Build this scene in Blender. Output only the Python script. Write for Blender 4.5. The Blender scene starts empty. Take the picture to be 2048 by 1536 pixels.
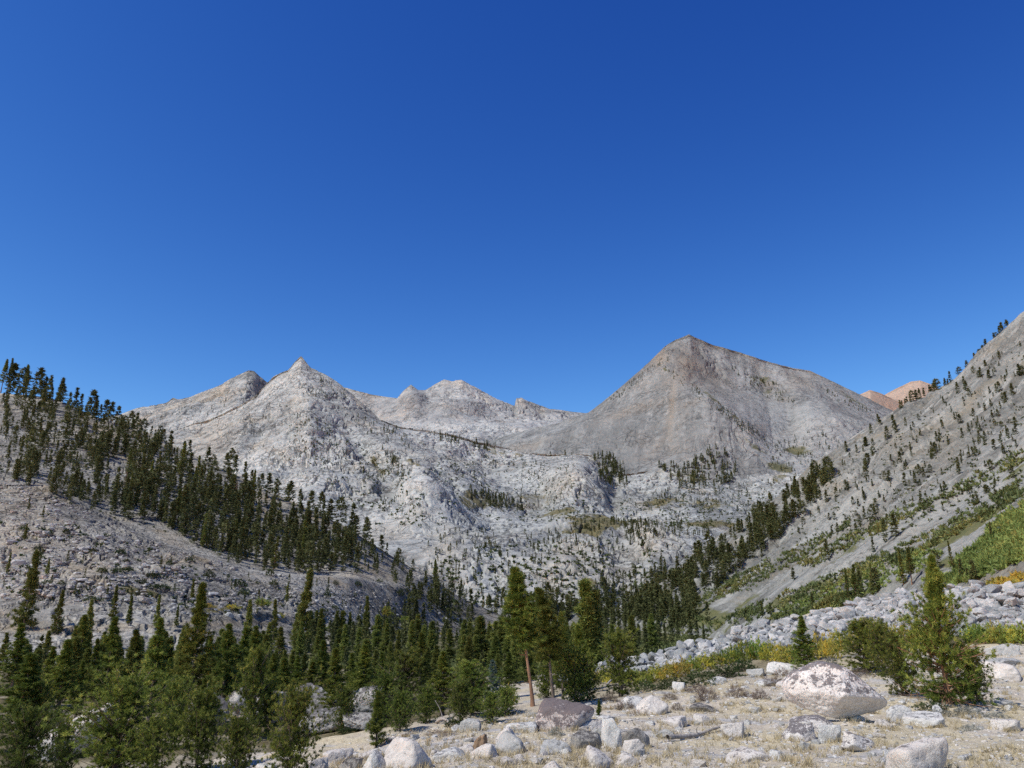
import bpy, bmesh, math, random
import numpy as np

SC = bpy.context.scene
COL = SC.collection
R = math.radians
# ---------------------------------------------------------------- camera
FPX = 1607.0                     # focal length in pixels of the 2048-wide photograph
HORIZON = 1230.0                 # its eye-level row
PITCH = math.atan((HORIZON - 768.0) / FPX)
CP, SP = math.cos(PITCH), math.sin(PITCH)
cam_d = bpy.data.cameras.new("camera")
cam_d.sensor_fit = 'HORIZONTAL'
cam_d.sensor_width = 36.0
cam_d.lens = 36.0 * FPX / 2048.0
cam_d.clip_start = 0.1
cam_d.clip_end = 40000.0
cam = bpy.data.objects.new("camera", cam_d)
cam.location = (0, 0, 0)
cam.rotation_euler = (R(90) + PITCH, 0, 0)
COL.objects.link(cam)
SC.camera = cam
# ---------------------------------------------------------------- world, sun, exposure
SUN_AZ, SUN_EL = R(-122), R(51)   # azimuth measured from +Y (view direction) towards +X
world = bpy.data.worlds.new("World")
SC.world = world
world.use_nodes = True
wn = world.node_tree.nodes
wl = world.node_tree.links
wn.clear()
sky = wn.new('ShaderNodeTexSky')
sky.sky_type = 'NISHITA'
sky.sun_disc = False
sky.sun_elevation = SUN_EL
sky.sun_rotation = SUN_AZ
sky.altitude = 3000
sky.air_density = 1.0
sky.dust_density = 0.1
sky.ozone_density = 4.0
# deep mountain-sky blue: per-channel contrast of the Nishita colour
sep = wn.new('ShaderNodeSeparateColor'); comb = wn.new('ShaderNodeCombineColor')
wl.new(sky.outputs[0], sep.inputs[0])
SKY_GRADE = ((2.346, 15.8), (1.742, 4.6), (1.057, 1.968))
for k, (g, mul) in enumerate(SKY_GRADE):
    m1 = wn.new('ShaderNodeMath'); m1.operation = 'MULTIPLY'; m1.inputs[1].default_value = 0.10
    m2 = wn.new('ShaderNodeMath'); m2.operation = 'POWER'; m2.inputs[1].default_value = g
    m3 = wn.new('ShaderNodeMath'); m3.operation = 'MULTIPLY'; m3.inputs[1].default_value = mul * 10
    wl.new(sep.outputs[k], m1.inputs[0]); wl.new(m1.outputs[0], m2.inputs[0]); wl.new(m2.outputs[0], m3.inputs[0])
    wl.new(m3.outputs[0], comb.inputs[k])
bg = wn.new('ShaderNodeBackground')
bg.inputs['Strength'].default_value = 0.10
wo = wn.new('ShaderNodeOutputWorld')
wl.new(comb.outputs[0], bg.inputs[0])
wl.new(bg.outputs[0], wo.inputs[0])
sun_d = bpy.data.lights.new("sun", 'SUN')
sun_d.energy = 5.0
sun_d.angle = R(0.5)
sun_d.color = (1.0, 0.955, 0.88)
sun = bpy.data.objects.new("sun", sun_d)
sd = (math.sin(SUN_AZ) * math.cos(SUN_EL), math.cos(SUN_AZ) * math.cos(SUN_EL), math.sin(SUN_EL))
import mathutils
sun.rotation_euler = mathutils.Vector(sd).to_track_quat('Z', 'Y').to_euler()
sun.location = (-50, 0, 80)
COL.objects.link(sun)
SC.view_settings.view_transform = 'Standard'
SC.view_settings.look = 'None'
SC.view_settings.gamma = 1.0
SC.view_settings.exposure = 0.0
SC.cycles.max_bounces = 5
SC.cycles.diffuse_bounces = 4
SC.cycles.glossy_bounces = 1
SC.cycles.transmission_bounces = 2
SC.cycles.transparent_max_bounces = 4
SC.cycles.use_denoising = False

# ---------------------------------------------------------------- maths helpers
rng = np.random.default_rng(11)
random.seed(11)


def ray(px, py):
    """photo pixel -> (u, v) = (X/Y, Z/Y) slopes of the view ray"""
    px = np.asarray(px, float); py = np.asarray(py, float)
    x = (px - 1024.0) / FPX
    y = (768.0 - py) / FPX
    d = CP - y * SP
    return x / d, (SP + y * CP) / d


def project(P):
    X, Y, Z = P[..., 0], P[..., 1], P[..., 2]
    dep = Y * CP + Z * SP
    up = -Y * SP + Z * CP
    return 1024.0 + FPX * X / dep, 768.0 - FPX * up / dep


PERM = np.random.default_rng(5).permutation(256)
PERM = np.concatenate([PERM, PERM, PERM])
G3 = np.array([(1, 1, 0), (-1, 1, 0), (1, -1, 0), (-1, -1, 0), (1, 0, 1), (-1, 0, 1), (1, 0, -1), (-1, 0, -1),
               (0, 1, 1), (0, -1, 1), (0, 1, -1), (0, -1, -1)], float)


def pnoise(P):
    """Perlin noise of (...,3) or (...,2) points, about -1..1"""
    dim = P.shape[-1]
    i = np.floor(P).astype(np.int64)
    f = P - i
    i &= 255
    w = f * f * f * (f * (f * 6 - 15) + 10)
    out = 0
    if dim == 2:
        for a in (0, 1):
            for b in (0, 1):
                g = G3[PERM[PERM[i[..., 0] + a] + i[..., 1] + b] % 12]
                d = g[..., 0] * (f[..., 0] - a) + g[..., 1] * (f[..., 1] - b) + 0.35 * g[..., 2]*0
                out = out + d * (w[..., 0] if a else 1 - w[..., 0]) * (w[..., 1] if b else 1 - w[..., 1])
        return out * 1.3
    for a in (0, 1):
        for b in (0, 1):
            for c in (0, 1):
                g = G3[PERM[PERM[PERM[i[..., 0] + a] + i[..., 1] + b] + i[..., 2] + c] % 12]
                d = g[..., 0] * (f[..., 0] - a) + g[..., 1] * (f[..., 1] - b) + g[..., 2] * (f[..., 2] - c)
                out = out + d * (w[..., 0] if a else 1 - w[..., 0]) * (w[..., 1] if b else 1 - w[..., 1]) * (w[..., 2] if c else 1 - w[..., 2])
    return out


def fbm(P, octaves=5, gain=0.5, lac=2.03, ridged=False, off=0.0):
    s = 0; a = 1.0; t = 0
    Q = P + off
    for k in range(octaves):
        n = pnoise(Q)
        if ridged:
            n = 1 - 2 * np.abs(n)
        s = s + a * n; t += a
        a *= gain; Q = Q * lac + 17.3
    return s / t


# ---------------------------------------------------------------- mesh helpers
def mk_mesh(name, V, F, mats, mi=None, smooth=False, attrs=None):
    me = bpy.data.meshes.new(name)
    V = np.ascontiguousarray(V, dtype=np.float32).reshape(-1, 3)
    if isinstance(F, (list, tuple)):
        sizes = np.concatenate([np.full(len(f), f.shape[1], np.int32) for f in F])
        idx = np.concatenate([f.ravel() for f in F]).astype(np.int32)
    else:
        sizes = np.full(len(F), F.shape[1], np.int32)
        idx = np.ascontiguousarray(F, dtype=np.int32).ravel()
    me.vertices.add(len(V)); me.vertices.foreach_set('co', V.ravel())
    me.loops.add(len(idx)); me.loops.foreach_set('vertex_index', idx)
    me.polygons.add(len(sizes))
    st = np.zeros(len(sizes), np.int32); st[1:] = np.cumsum(sizes)[:-1]
    me.polygons.foreach_set('loop_start', st)
    for m in (mats if isinstance(mats, (list, tuple)) else [mats]):
        me.materials.append(m)
    if mi is not None:
        me.polygons.foreach_set('material_index', np.ascontiguousarray(mi, dtype=np.int32))
    me.polygons.foreach_set('use_smooth', np.full(len(sizes), bool(smooth)))
    if attrs:
        for k, a in attrs.items():
            at = me.attributes.new(k, 'FLOAT', 'POINT')
            at.data.foreach_set('value', np.ascontiguousarray(a, dtype=np.float32).ravel())
    me.update(calc_edges=True)
    return me


def link(name, data, loc=(0, 0, 0), rot=(0, 0, 0), scale=(1, 1, 1), parent=None):
    o = bpy.data.objects.new(name, data)
    COL.objects.link(o)
    o.location = loc; o.rotation_euler = rot; o.scale = scale
    if parent is not None:
        o.parent = parent
    return o


def tag(o, label=None, cat=None, group=None, kind=None):
    if label: o['label'] = label
    if cat: o['category'] = cat
    if group: o['group'] = group
    if kind: o['kind'] = kind
    return o


def grid_faces(nr, nc, off=0):
    a = np.arange(nr * nc).reshape(nr, nc) + off
    return np.stack([a[:-1, :-1], a[:-1, 1:], a[1:, 1:], a[1:, :-1]], -1).reshape(-1, 4)


def tube(path, rad, sides=6, cap=True):
    """tapered tube along path (n,3); returns V,F(quads)"""
    path = np.asarray(path, float); n = len(path)
    rad = np.broadcast_to(rad, (n,))
    t = np.gradient(path, axis=0)
    t /= np.linalg.norm(t, axis=1, keepdims=True) + 1e-9
    ref = np.array([0.31, 0.95, 0.05])
    if abs(t[0] @ ref) > .9: ref = np.array([1.0, 0, 0])
    a = np.cross(t, ref); a /= np.linalg.norm(a, axis=1, keepdims=True) + 1e-9
    b = np.cross(t, a)
    th = np.linspace(0, 2 * np.pi, sides, endpoint=False)
    V = path[:, None, :] + rad[:, None, None] * (np.cos(th)[None, :, None] * a[:, None, :] + np.sin(th)[None, :, None] * b[:, None, :])
    i = np.arange(n * sides).reshape(n, sides)
    j = np.roll(i, -1, 1)
    F = np.stack([i[:-1], j[:-1], j[1:], i[1:]], -1).reshape(-1, 4)
    return V.reshape(-1, 3), F


def merge(parts):
    Vs, Fs, o = [], [], 0
    for V, F in parts:
        Vs.append(V); Fs.append(F + o); o += len(V)
    return np.concatenate(Vs), np.concatenate(Fs)


# ---------------------------------------------------------------- materials
def nodes_of(name):
    m = bpy.data.materials.new(name)
    m.use_nodes = True
    nt = m.node_tree
    nt.nodes.clear()
    out = nt.nodes.new('ShaderNodeOutputMaterial')
    return m, nt, out


class NB:
    """small node-building shorthand"""
    def __init__(s, nt): s.nt = nt; s.N = nt.nodes; s.L = nt.links

    def n(s, t, **kw):
        x = s.N.new(t)
        for k, v in kw.items():
            setattr(x, k, v)
        return x

    def put(s, sock, v):
        if hasattr(v, 'is_linked') or isinstance(v, bpy.types.NodeSocket):
            s.L.new(v, sock)
        else:
            sock.default_value = v

    def noise(s, vec, scale, detail=8, rough=.6, dist=0.0):
        x = s.n('ShaderNodeTexNoise')
        s.put(x.inputs['Vector'], vec); x.inputs['Scale'].default_value = scale
        x.inputs['Detail'].default_value = detail; x.inputs['Roughness'].default_value = rough
        x.inputs['Distortion'].default_value = dist
        return x.outputs['Fac']

    def voro(s, vec, scale, feat='F1'):
        x = s.n('ShaderNodeTexVoronoi', feature=feat)
        s.put(x.inputs['Vector'], vec); x.inputs['Scale'].default_value = scale
        return x.outputs[0] if feat != 'COL' else x.outputs['Color']

    def ramp(s, fac, lo, hi, a=0.0, b=1.0):
        x = s.n('ShaderNodeMapRange', clamp=True)
        s.put(x.inputs['Value'], fac)
        x.inputs['From Min'].default_value = lo; x.inputs['From Max'].default_value = hi
        x.inputs['To Min'].default_value = a; x.inputs['To Max'].default_value = b
        return x.outputs[0]

    def mix(s, fac, a, b):
        x = s.n('ShaderNodeMix', data_type='RGBA')
        s.put(x.inputs[0], fac)
        for i, c in ((6, a), (7, b)):
            if isinstance(c, tuple): c = (*c[:3], 1.0)
            s.put(x.inputs[i], c)
        return x.outputs[2]

    def math(s, op, a, b=0.0):
        x = s.n('ShaderNodeMath', operation=op)
        s.put(x.inputs[0], a); s.put(x.inputs[1], b)
        return x.outputs[0]

    def map(s, vec, scale=(1, 1, 1), rot=(0, 0, 0), loc=(0, 0, 0)):
        x = s.n('ShaderNodeMapping')
        s.put(x.inputs['Vector'], vec)
        x.inputs['Scale'].default_value = scale; x.inputs['Rotation'].default_value = rot
        x.inputs['Location'].default_value = loc
        return x.outputs[0]

    def attr(s, name):
        x = s.n('ShaderNodeAttribute', attribute_name=name)
        return x.outputs['Fac']

    def bump(s, h, strength, dist):
        x = s.n('ShaderNodeBump')
        x.inputs['Strength'].default_value = strength; x.inputs['Distance'].default_value = dist
        s.put(x.inputs['Height'], h)
        return x.outputs[0]

    def bsdf(s, color, rough=.9, normal=None, spec=.15):
        x = s.n('ShaderNodeBsdfPrincipled')
        s.put(x.inputs['Base Color'], color if not isinstance(color, tuple) else (*color[:3], 1))
        x.inputs['Roughness'].default_value = rough
        x.inputs['Specular IOR Level'].default_value = spec
        if normal is not None: s.put(x.inputs['Normal'], normal)
        return x.outputs[0]


def rock_terrain(name, light, mid, dark, warm, S, streak=1.0, bumpd=1.0, veg=None, veg2=None, speck=0.5, bstr=0.8, fall=(0, 0, 1), squash=.16, crack=.0):
    """bare mountain rock; S = size in metres of its main features"""
    m, nt, out = nodes_of(name)
    b = NB(nt)
    co = b.n('ShaderNodeTexCoord').outputs['Object']
    big = b.noise(co, 1 / (S * 7), 6, .6, .4)
    med = b.noise(co, 1 / S, 10, .68, .3)
    fine = b.noise(co, 5 / S, 8, .75)
    # coordinates drawn out along the fall line
    fl = np.array(fall, float); fl /= np.linalg.norm(fl)
    dt = b.n('ShaderNodeVectorMath', operation='DOT_PRODUCT'); nt.links.new(co, dt.inputs[0]); dt.inputs[1].default_value = tuple(fl)
    sl = b.n('ShaderNodeVectorMath', operation='SCALE'); sl.inputs[0].default_value = tuple(fl * (1 - squash)); nt.links.new(dt.outputs['Value'], sl.inputs['Scale'])
    sb = b.n('ShaderNodeVectorMath', operation='SUBTRACT'); nt.links.new(co, sb.inputs[0]); nt.links.new(sl.outputs[0], sb.inputs[1])
    vst = b.noise(sb.outputs[0], 1.6 / S, 8, .65, .6)
    col = b.mix(b.ramp(med, .34, .62), dark, mid)
    col = b.mix(b.ramp(big, .42, .62), col, b.mix(b.ramp(fine, .35, .65), mid, light))
    col = b.mix(b.math('MULTIPLY', b.ramp(vst, .52, .68), .55 * streak), col, light)
    col = b.mix(b.math('MULTIPLY', b.ramp(vst, .44, .30), .6 * streak), col, dark)
    wn_ = b.noise(co, 1 / (S * 4), 7, .6, .8)
    col = b.mix(b.math('MULTIPLY', b.ramp(wn_, .54, .70), .7), col, warm)
    vo = b.voro(co, 6 / S)
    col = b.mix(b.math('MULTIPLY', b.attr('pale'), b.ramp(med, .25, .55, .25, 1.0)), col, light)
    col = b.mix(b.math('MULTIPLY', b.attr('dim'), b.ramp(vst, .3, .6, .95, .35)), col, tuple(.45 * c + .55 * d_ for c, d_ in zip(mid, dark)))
    speck = b.math('MULTIPLY', b.ramp(b.noise(co, .35 / S, 4, .6), .40, .60, .35, 1.5), speck)
    col = b.mix(b.math('MULTIPLY', b.ramp(fine, .47, .36), speck), col, tuple(c * .42 for c in dark))
    col = b.mix(b.math('MULTIPLY', b.ramp(fine, .56, .68), speck), col, tuple(min(.75, c * 1.25) for c in light))
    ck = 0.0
    if crack:                                                 # darkened joint lines between slabs
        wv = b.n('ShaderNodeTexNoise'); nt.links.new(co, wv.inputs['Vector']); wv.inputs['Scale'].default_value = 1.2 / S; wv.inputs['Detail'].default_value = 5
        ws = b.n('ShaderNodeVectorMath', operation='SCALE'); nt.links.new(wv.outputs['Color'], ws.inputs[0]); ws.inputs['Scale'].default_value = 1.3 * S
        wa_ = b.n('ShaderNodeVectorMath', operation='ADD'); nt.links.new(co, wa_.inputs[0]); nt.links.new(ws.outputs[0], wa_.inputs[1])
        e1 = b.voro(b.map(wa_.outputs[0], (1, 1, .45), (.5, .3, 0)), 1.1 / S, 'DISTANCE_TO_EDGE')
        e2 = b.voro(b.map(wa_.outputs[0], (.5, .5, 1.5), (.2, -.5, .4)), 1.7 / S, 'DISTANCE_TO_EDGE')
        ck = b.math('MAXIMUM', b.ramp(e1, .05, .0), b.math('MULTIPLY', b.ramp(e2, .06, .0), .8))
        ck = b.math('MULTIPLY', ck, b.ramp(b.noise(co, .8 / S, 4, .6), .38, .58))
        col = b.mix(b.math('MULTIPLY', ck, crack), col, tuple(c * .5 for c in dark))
    wa = b.attr('warm')
    col = b.mix(b.math('MULTIPLY', wa, b.ramp(med, .3, .6, .3, 1.0)), col, warm)
    if veg:
        va = b.attr('veg')
        f = b.ramp(b.math('ADD', va, b.math('MULTIPLY', b.math('SUBTRACT', med, .5), 1.6)), .42, .58)
        vc = b.mix(b.ramp(fine, .35, .65), veg, veg2 or veg)
        col = b.mix(b.math('MULTIPLY', f, .9), col, vc)
    h = b.math('ADD', b.math('MULTIPLY', med, 1.0), b.math('MULTIPLY', fine, .35))
    h = b.math('ADD', h, b.math('MULTIPLY', vst, .6 * streak))
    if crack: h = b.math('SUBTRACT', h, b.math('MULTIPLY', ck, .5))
    nrm = b.bump(h, bstr, bumpd)
    nt.links.new(b.bsdf(col, .95, nrm, .05), out.inputs[0])
    return m


def boulder_mat(name, base, light, dark, lichen, lich_amt, warm=(.45, .33, .27), S=1.0):
    m, nt, out = nodes_of(name)
    b = NB(nt)
    tc = b.n('ShaderNodeTexCoord')
    oi = b.n('ShaderNodeObjectInfo')
    co = b.n('ShaderNodeVectorMath', operation='ADD')
    nt.links.new(tc.outputs['Object'], co.inputs[0])
    sc = b.n('ShaderNodeVectorMath', operation='SCALE'); sc.inputs[0].default_value = (37, 91, 53)
    nt.links.new(oi.outputs['Random'], sc.inputs['Scale'])
    nt.links.new(sc.outputs[0], co.inputs[1])
    co = co.outputs[0]
    n1 = b.noise(co, 1.6 / S, 9, .65, .3)
    n2 = b.noise(co, 7 / S, 10, .74)
    n3 = b.noise(co, 60 / S, 3, .6)
    col = b.mix(b.ramp(n1, .36, .62), base, light)
    col = b.mix(b.math('MULTIPLY', b.ramp(n1, .56, .72), .5), col, warm)
    col = b.mix(b.math('MULTIPLY', b.ramp(n2, .48, .34), .6), col, dark)
    col = b.mix(b.math('MULTIPLY', b.ramp(n3, .5, .38), .35), col, dark)
    col = b.mix(b.math('MULTIPLY', b.ramp(n3, .55, .68), .35), col, light)
    geo = b.n('ShaderNodeNewGeometry')
    sx = b.n('ShaderNodeSeparateXYZ'); nt.links.new(geo.outputs['Normal'], sx.inputs[0])
    l1 = b.noise(co, 2.6 / S, 12, .78, .3)
    l2 = b.noise(co, 7 / S, 8, .8, .2)
    la = b.math('ADD', b.math('MULTIPLY', l1, .75), b.math('MULTIPLY', l2, .35))
    la = b.math('ADD', la, b.math('MULTIPLY', b.ramp(sx.outputs['Z'], -.3, .9), .16))
    t = .80 - .20 * lich_amt
    col = b.mix(b.math('MULTIPLY', b.ramp(la, t, t + .035), .85), col, lichen)
    h = b.math('ADD', b.math('MULTIPLY', n1, 1.2), b.math('MULTIPLY', n2, .45))
    h = b.math('ADD', h, b.math('MULTIPLY', n3, .05))
    nt.links.new(b.bsdf(col, .9, b.bump(h, .65, .12 * S), .1), out.inputs[0])
    return m


def foliage_mat(name, c1, c2, c3=None, trans=.25, rough=.65, hue=.03, val=.3):
    m, nt, out = nodes_of(name)
    b = NB(nt)
    oi = b.n('ShaderNodeObjectInfo').outputs['Random']
    va = b.attr('tint')
    col = b.mix(va, c1, c2)
    if c3:
        col = b.mix(b.ramp(va, .82, .95), col, c3)
    hs = b.n('ShaderNodeHueSaturation')
    b.put(hs.inputs['Hue'], b.ramp(oi, 0, 1, .5 - hue / 2, .5 + hue / 2))
    b.put(hs.inputs['Value'], b.ramp(b.math('FRACT', b.math('MULTIPLY', oi, 7.31)), 0, 1, 1 - val, 1 + val))
    b.put(hs.inputs['Color'], col)
    p = b.bsdf(hs.outputs[0], rough, None, .25)
    tr = b.n('ShaderNodeBsdfTranslucent')
    b.put(tr.inputs[0], hs.outputs[0])
    mx = b.n('ShaderNodeMixShader'); mx.inputs[0].default_value = trans
    nt.links.new(p, mx.inputs[1]); nt.links.new(tr.outputs[0], mx.inputs[2])
    nt.links.new(mx.outputs[0], out.inputs[0])
    return m


def bark_mat(name, a, c, S=.3):
    m, nt, out = nodes_of(name)
    b = NB(nt)
    co = b.n('ShaderNodeTexCoord').outputs['Object']
    v = b.map(co, (1, 1, .2))
    n1 = b.noise(v, 4 / S, 8, .7)
    col = b.mix(b.ramp(n1, .35, .65), a, c)
    nt.links.new(b.bsdf(col, .9, b.bump(n1, .8, .04), .1), out.inputs[0])
    return m


M = {}
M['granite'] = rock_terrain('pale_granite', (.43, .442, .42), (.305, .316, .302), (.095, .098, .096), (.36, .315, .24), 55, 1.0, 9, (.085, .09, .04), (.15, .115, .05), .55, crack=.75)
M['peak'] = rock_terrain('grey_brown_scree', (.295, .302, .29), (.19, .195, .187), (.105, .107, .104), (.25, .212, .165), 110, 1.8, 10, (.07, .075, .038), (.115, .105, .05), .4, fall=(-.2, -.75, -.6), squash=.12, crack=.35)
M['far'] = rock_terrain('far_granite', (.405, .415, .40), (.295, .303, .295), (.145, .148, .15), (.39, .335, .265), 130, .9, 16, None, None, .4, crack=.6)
M['red'] = rock_terrain('red_scree', (.40, .32, .255), (.33, .25, .195), (.22, .178, .15), (.36, .24, .165), 150, 1.2, 12, None, None, .2)
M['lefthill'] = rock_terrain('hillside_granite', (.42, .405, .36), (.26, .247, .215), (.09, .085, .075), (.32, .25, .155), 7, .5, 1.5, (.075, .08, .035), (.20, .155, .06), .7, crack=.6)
M['righthill'] = rock_terrain('grey_scree', (.295, .297, .272), (.185, .186, .168), (.088, .088, .08), (.23, .195, .135), 14, 2.2, 2.0, (.09, .10, .04), (.13, .125, .05), .5, fall=(-.72, -.3, -.6), squash=.08)

# foreground ground: sandy gravel, dry grass, low slabs
def ground_material():
    m, nt, out = nodes_of('sandy_gravel')
    b = NB(nt)
    co = b.n('ShaderNodeTexCoord').outputs['Object']
    n0 = b.noise(co, .16, 6, .6, .3)
    n1 = b.noise(co, .9, 9, .68, .3)
    n2 = b.noise(co, 6, 8, .7)
    n3 = b.noise(co, 40, 4, .7)
    sand = b.mix(b.ramp(n1, .35, .65), (.42, .36, .275), (.62, .55, .445))
    straw = b.mix(b.ramp(n2, .35, .65), (.42, .355, .23), (.58, .50, .35))
    slab = b.mix(b.ramp(n2, .35, .65), (.32, .305, .285), (.52, .495, .46))
    dirt = (.15, .125, .095)
    col = b.mix(b.ramp(b.math('ADD', n0, b.math('MULTIPLY', b.math('SUBTRACT', n1, .5), .5)), .46, .56), sand, straw)
    sl = b.noise(b.map(co, (.45, 1.3, 1)), .55, 7, .62, .4)
    col = b.mix(b.ramp(sl, .555, .60), col, slab)
    col = b.mix(b.math('MULTIPLY', b.ramp(n2, .44, .34), .55), col, dirt)
    col = b.mix(b.math('MULTIPLY', b.ramp(n3, .46, .34), .45), col, dirt)
    col = b.mix(b.math('MULTIPLY', b.ramp(n3, .56, .70), .6), col, (.56, .53, .49))
    duff_gap_shade = b.mix(b.ramp(n2, .4, .6), (.07, .06, .035), (.16, .135, .075))
    col = b.mix(b.attr('veg'), col, duff_gap_shade)  # forest litter, plus the painted shade between talus blocks
    h = b.math('ADD', n1, b.math('ADD', b.math('MULTIPLY', n2, .35), b.math('MULTIPLY', n3, .08)))
    nt.links.new(b.bsdf(col, .95, b.bump(h, .8, .25), .05), out.inputs[0])
    return m


M['ground'] = ground_material()
M['floor'] = rock_terrain('valley_soil', (.20, .18, .12), (.13, .115, .07), (.06, .06, .035), (.16, .12, .06), 6, .1, .5, (.06, .07, .03), (.12, .11, .04), .4)
M['pink'] = boulder_mat('pink_granite', (.52, .465, .41), (.64, .60, .55), (.26, .232, .205), (.085, .075, .078), .35)
M['pink_lichen'] = boulder_mat('lichened_pink_granite', (.58, .53, .485), (.70, .665, .625), (.30, .265, .24), (.07, .058, .062), .78, S=.75)
M['dark_lichen'] = boulder_mat('dark_lichened_granite', (.44, .38, .345), (.58, .52, .48), (.2, .17, .155), (.085, .065, .066), 1.0)
M['white'] = boulder_mat('white_granite', (.50, .485, .45), (.65, .63, .59), (.24, .232, .215), (.08, .08, .085), .45)
M['grey'] = boulder_mat('blue_grey_rock', (.32, .315, .295), (.47, .46, .43), (.13, .128, .12), (.10, .10, .10), .25)
M['dark'] = boulder_mat('dark_weathered_rock', (.20, .185, .165), (.38, .355, .32), (.07, .064, .058), (.05, .045, .045), .6)
M['outcrop'] = boulder_mat('outcrop_granite', (.30, .29, .27), (.46, .44, .41), (.11, .105, .10), (.075, .07, .07), .75, S=2.5)
M['talus_a'] = boulder_mat('pale_talus', (.31, .315, .308), (.47, .465, .45), (.13, .135, .135), (.13, .13, .135), .35, (.40, .36, .31))
M['talus_b'] = boulder_mat('grey_talus', (.19, .20, .20), (.31, .315, .31), (.14, .15, .15), (.11, .11, .11), .3, (.33, .28, .23))
M['pine'] = foliage_mat('pine_needles', (.042, .066, .011), (.185, .225, .036), (.26, .27, .06), .26)
M['conifer'] = foliage_mat('conifer_needles', (.074, .094, .022), (.21, .23, .055), None, .26, .7, .03, .3)
M['conifer_far'] = foliage_mat('far_conifer_needles', (.062, .076, .028), (.145, .158, .055), None, .14, .8, .02, .3)
M['fir_blue'] = foliage_mat('blue_fir_needles', (.07, .11, .09), (.17, .22, .18), None, .15)
M['manz'] = foliage_mat('shrub_leaves', (.028, .045, .014), (.075, .10, .03), None, .2, .6, .05, .3)
M['willow'] = foliage_mat('willow_leaves', (.16, .215, .045), (.36, .40, .085), (.50, .42, .06), .35, .6, .06, .2)
M['yellow'] = foliage_mat('yellow_leaves', (.30, .29, .06), (.50, .44, .08), (.55, .40, .055), .35, .6, .05, .15)
M['drybrush'] = foliage_mat('dry_twigs', (.12, .085, .065), (.235, .185, .145), None, .1, .8, .03, .2)
M['sage'] = foliage_mat('sage_leaves', (.17, .175, .15), (.31, .31, .27), None, .1, .8, .02, .2)
M['slopeshrub'] = foliage_mat('slope_shrub_leaves', (.095, .12, .042), (.19, .21, .07), (.22, .20, .065), .2, .7, .03, .2)
M['slopegreen'] = foliage_mat('slope_green_leaves', (.14, .20, .052), (.25, .32, .085), (.30, .30, .08), .3, .7, .04, .15)
M['straw'] = foliage_mat('dry_grass', (.40, .325, .18), (.62, .53, .33), None, .25, .8, .02, .1)
M['bark_red'] = bark_mat('red_bark', (.12, .065, .04), (.34, .20, .125))
M['bark_grey'] = bark_mat('grey_bark', (.07, .055, .045), (.20, .165, .135))
M['bark_far'] = bark_mat('orange_bark', (.10, .06, .04), (.25, .15, .09), 2.0)
M['deadwood'] = bark_mat('bleached_wood', (.20, .175, .155), (.46, .42, .375))
M['stumpwood'] = bark_mat('rotten_wood', (.10, .065, .04), (.36, .25, .16))

# ---------------------------------------------------------------- terrain layers (real distances, metres)
class Layer:
    pass


def crest(pts, zfix=None):
    """control polyline [(px, py, Y)] or, with zfix, [(px, Y)] at height zfix -> interpolators over u"""
    us, Ys, Zs = [], [], []
    for p in pts:
        if zfix is not None:
            u, _ = ray(p[0], HORIZON - 20); Y = p[1]; Z = zfix
        else:
            u, v = ray(p[0], p[1]); Y = p[2]; Z = v * Y
        us.append(float(u)); Ys.append(Y); Zs.append(Z)
    o = np.argsort(us)
    return np.array(us)[o], np.array(Ys)[o], np.array(Zs)[o]


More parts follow.
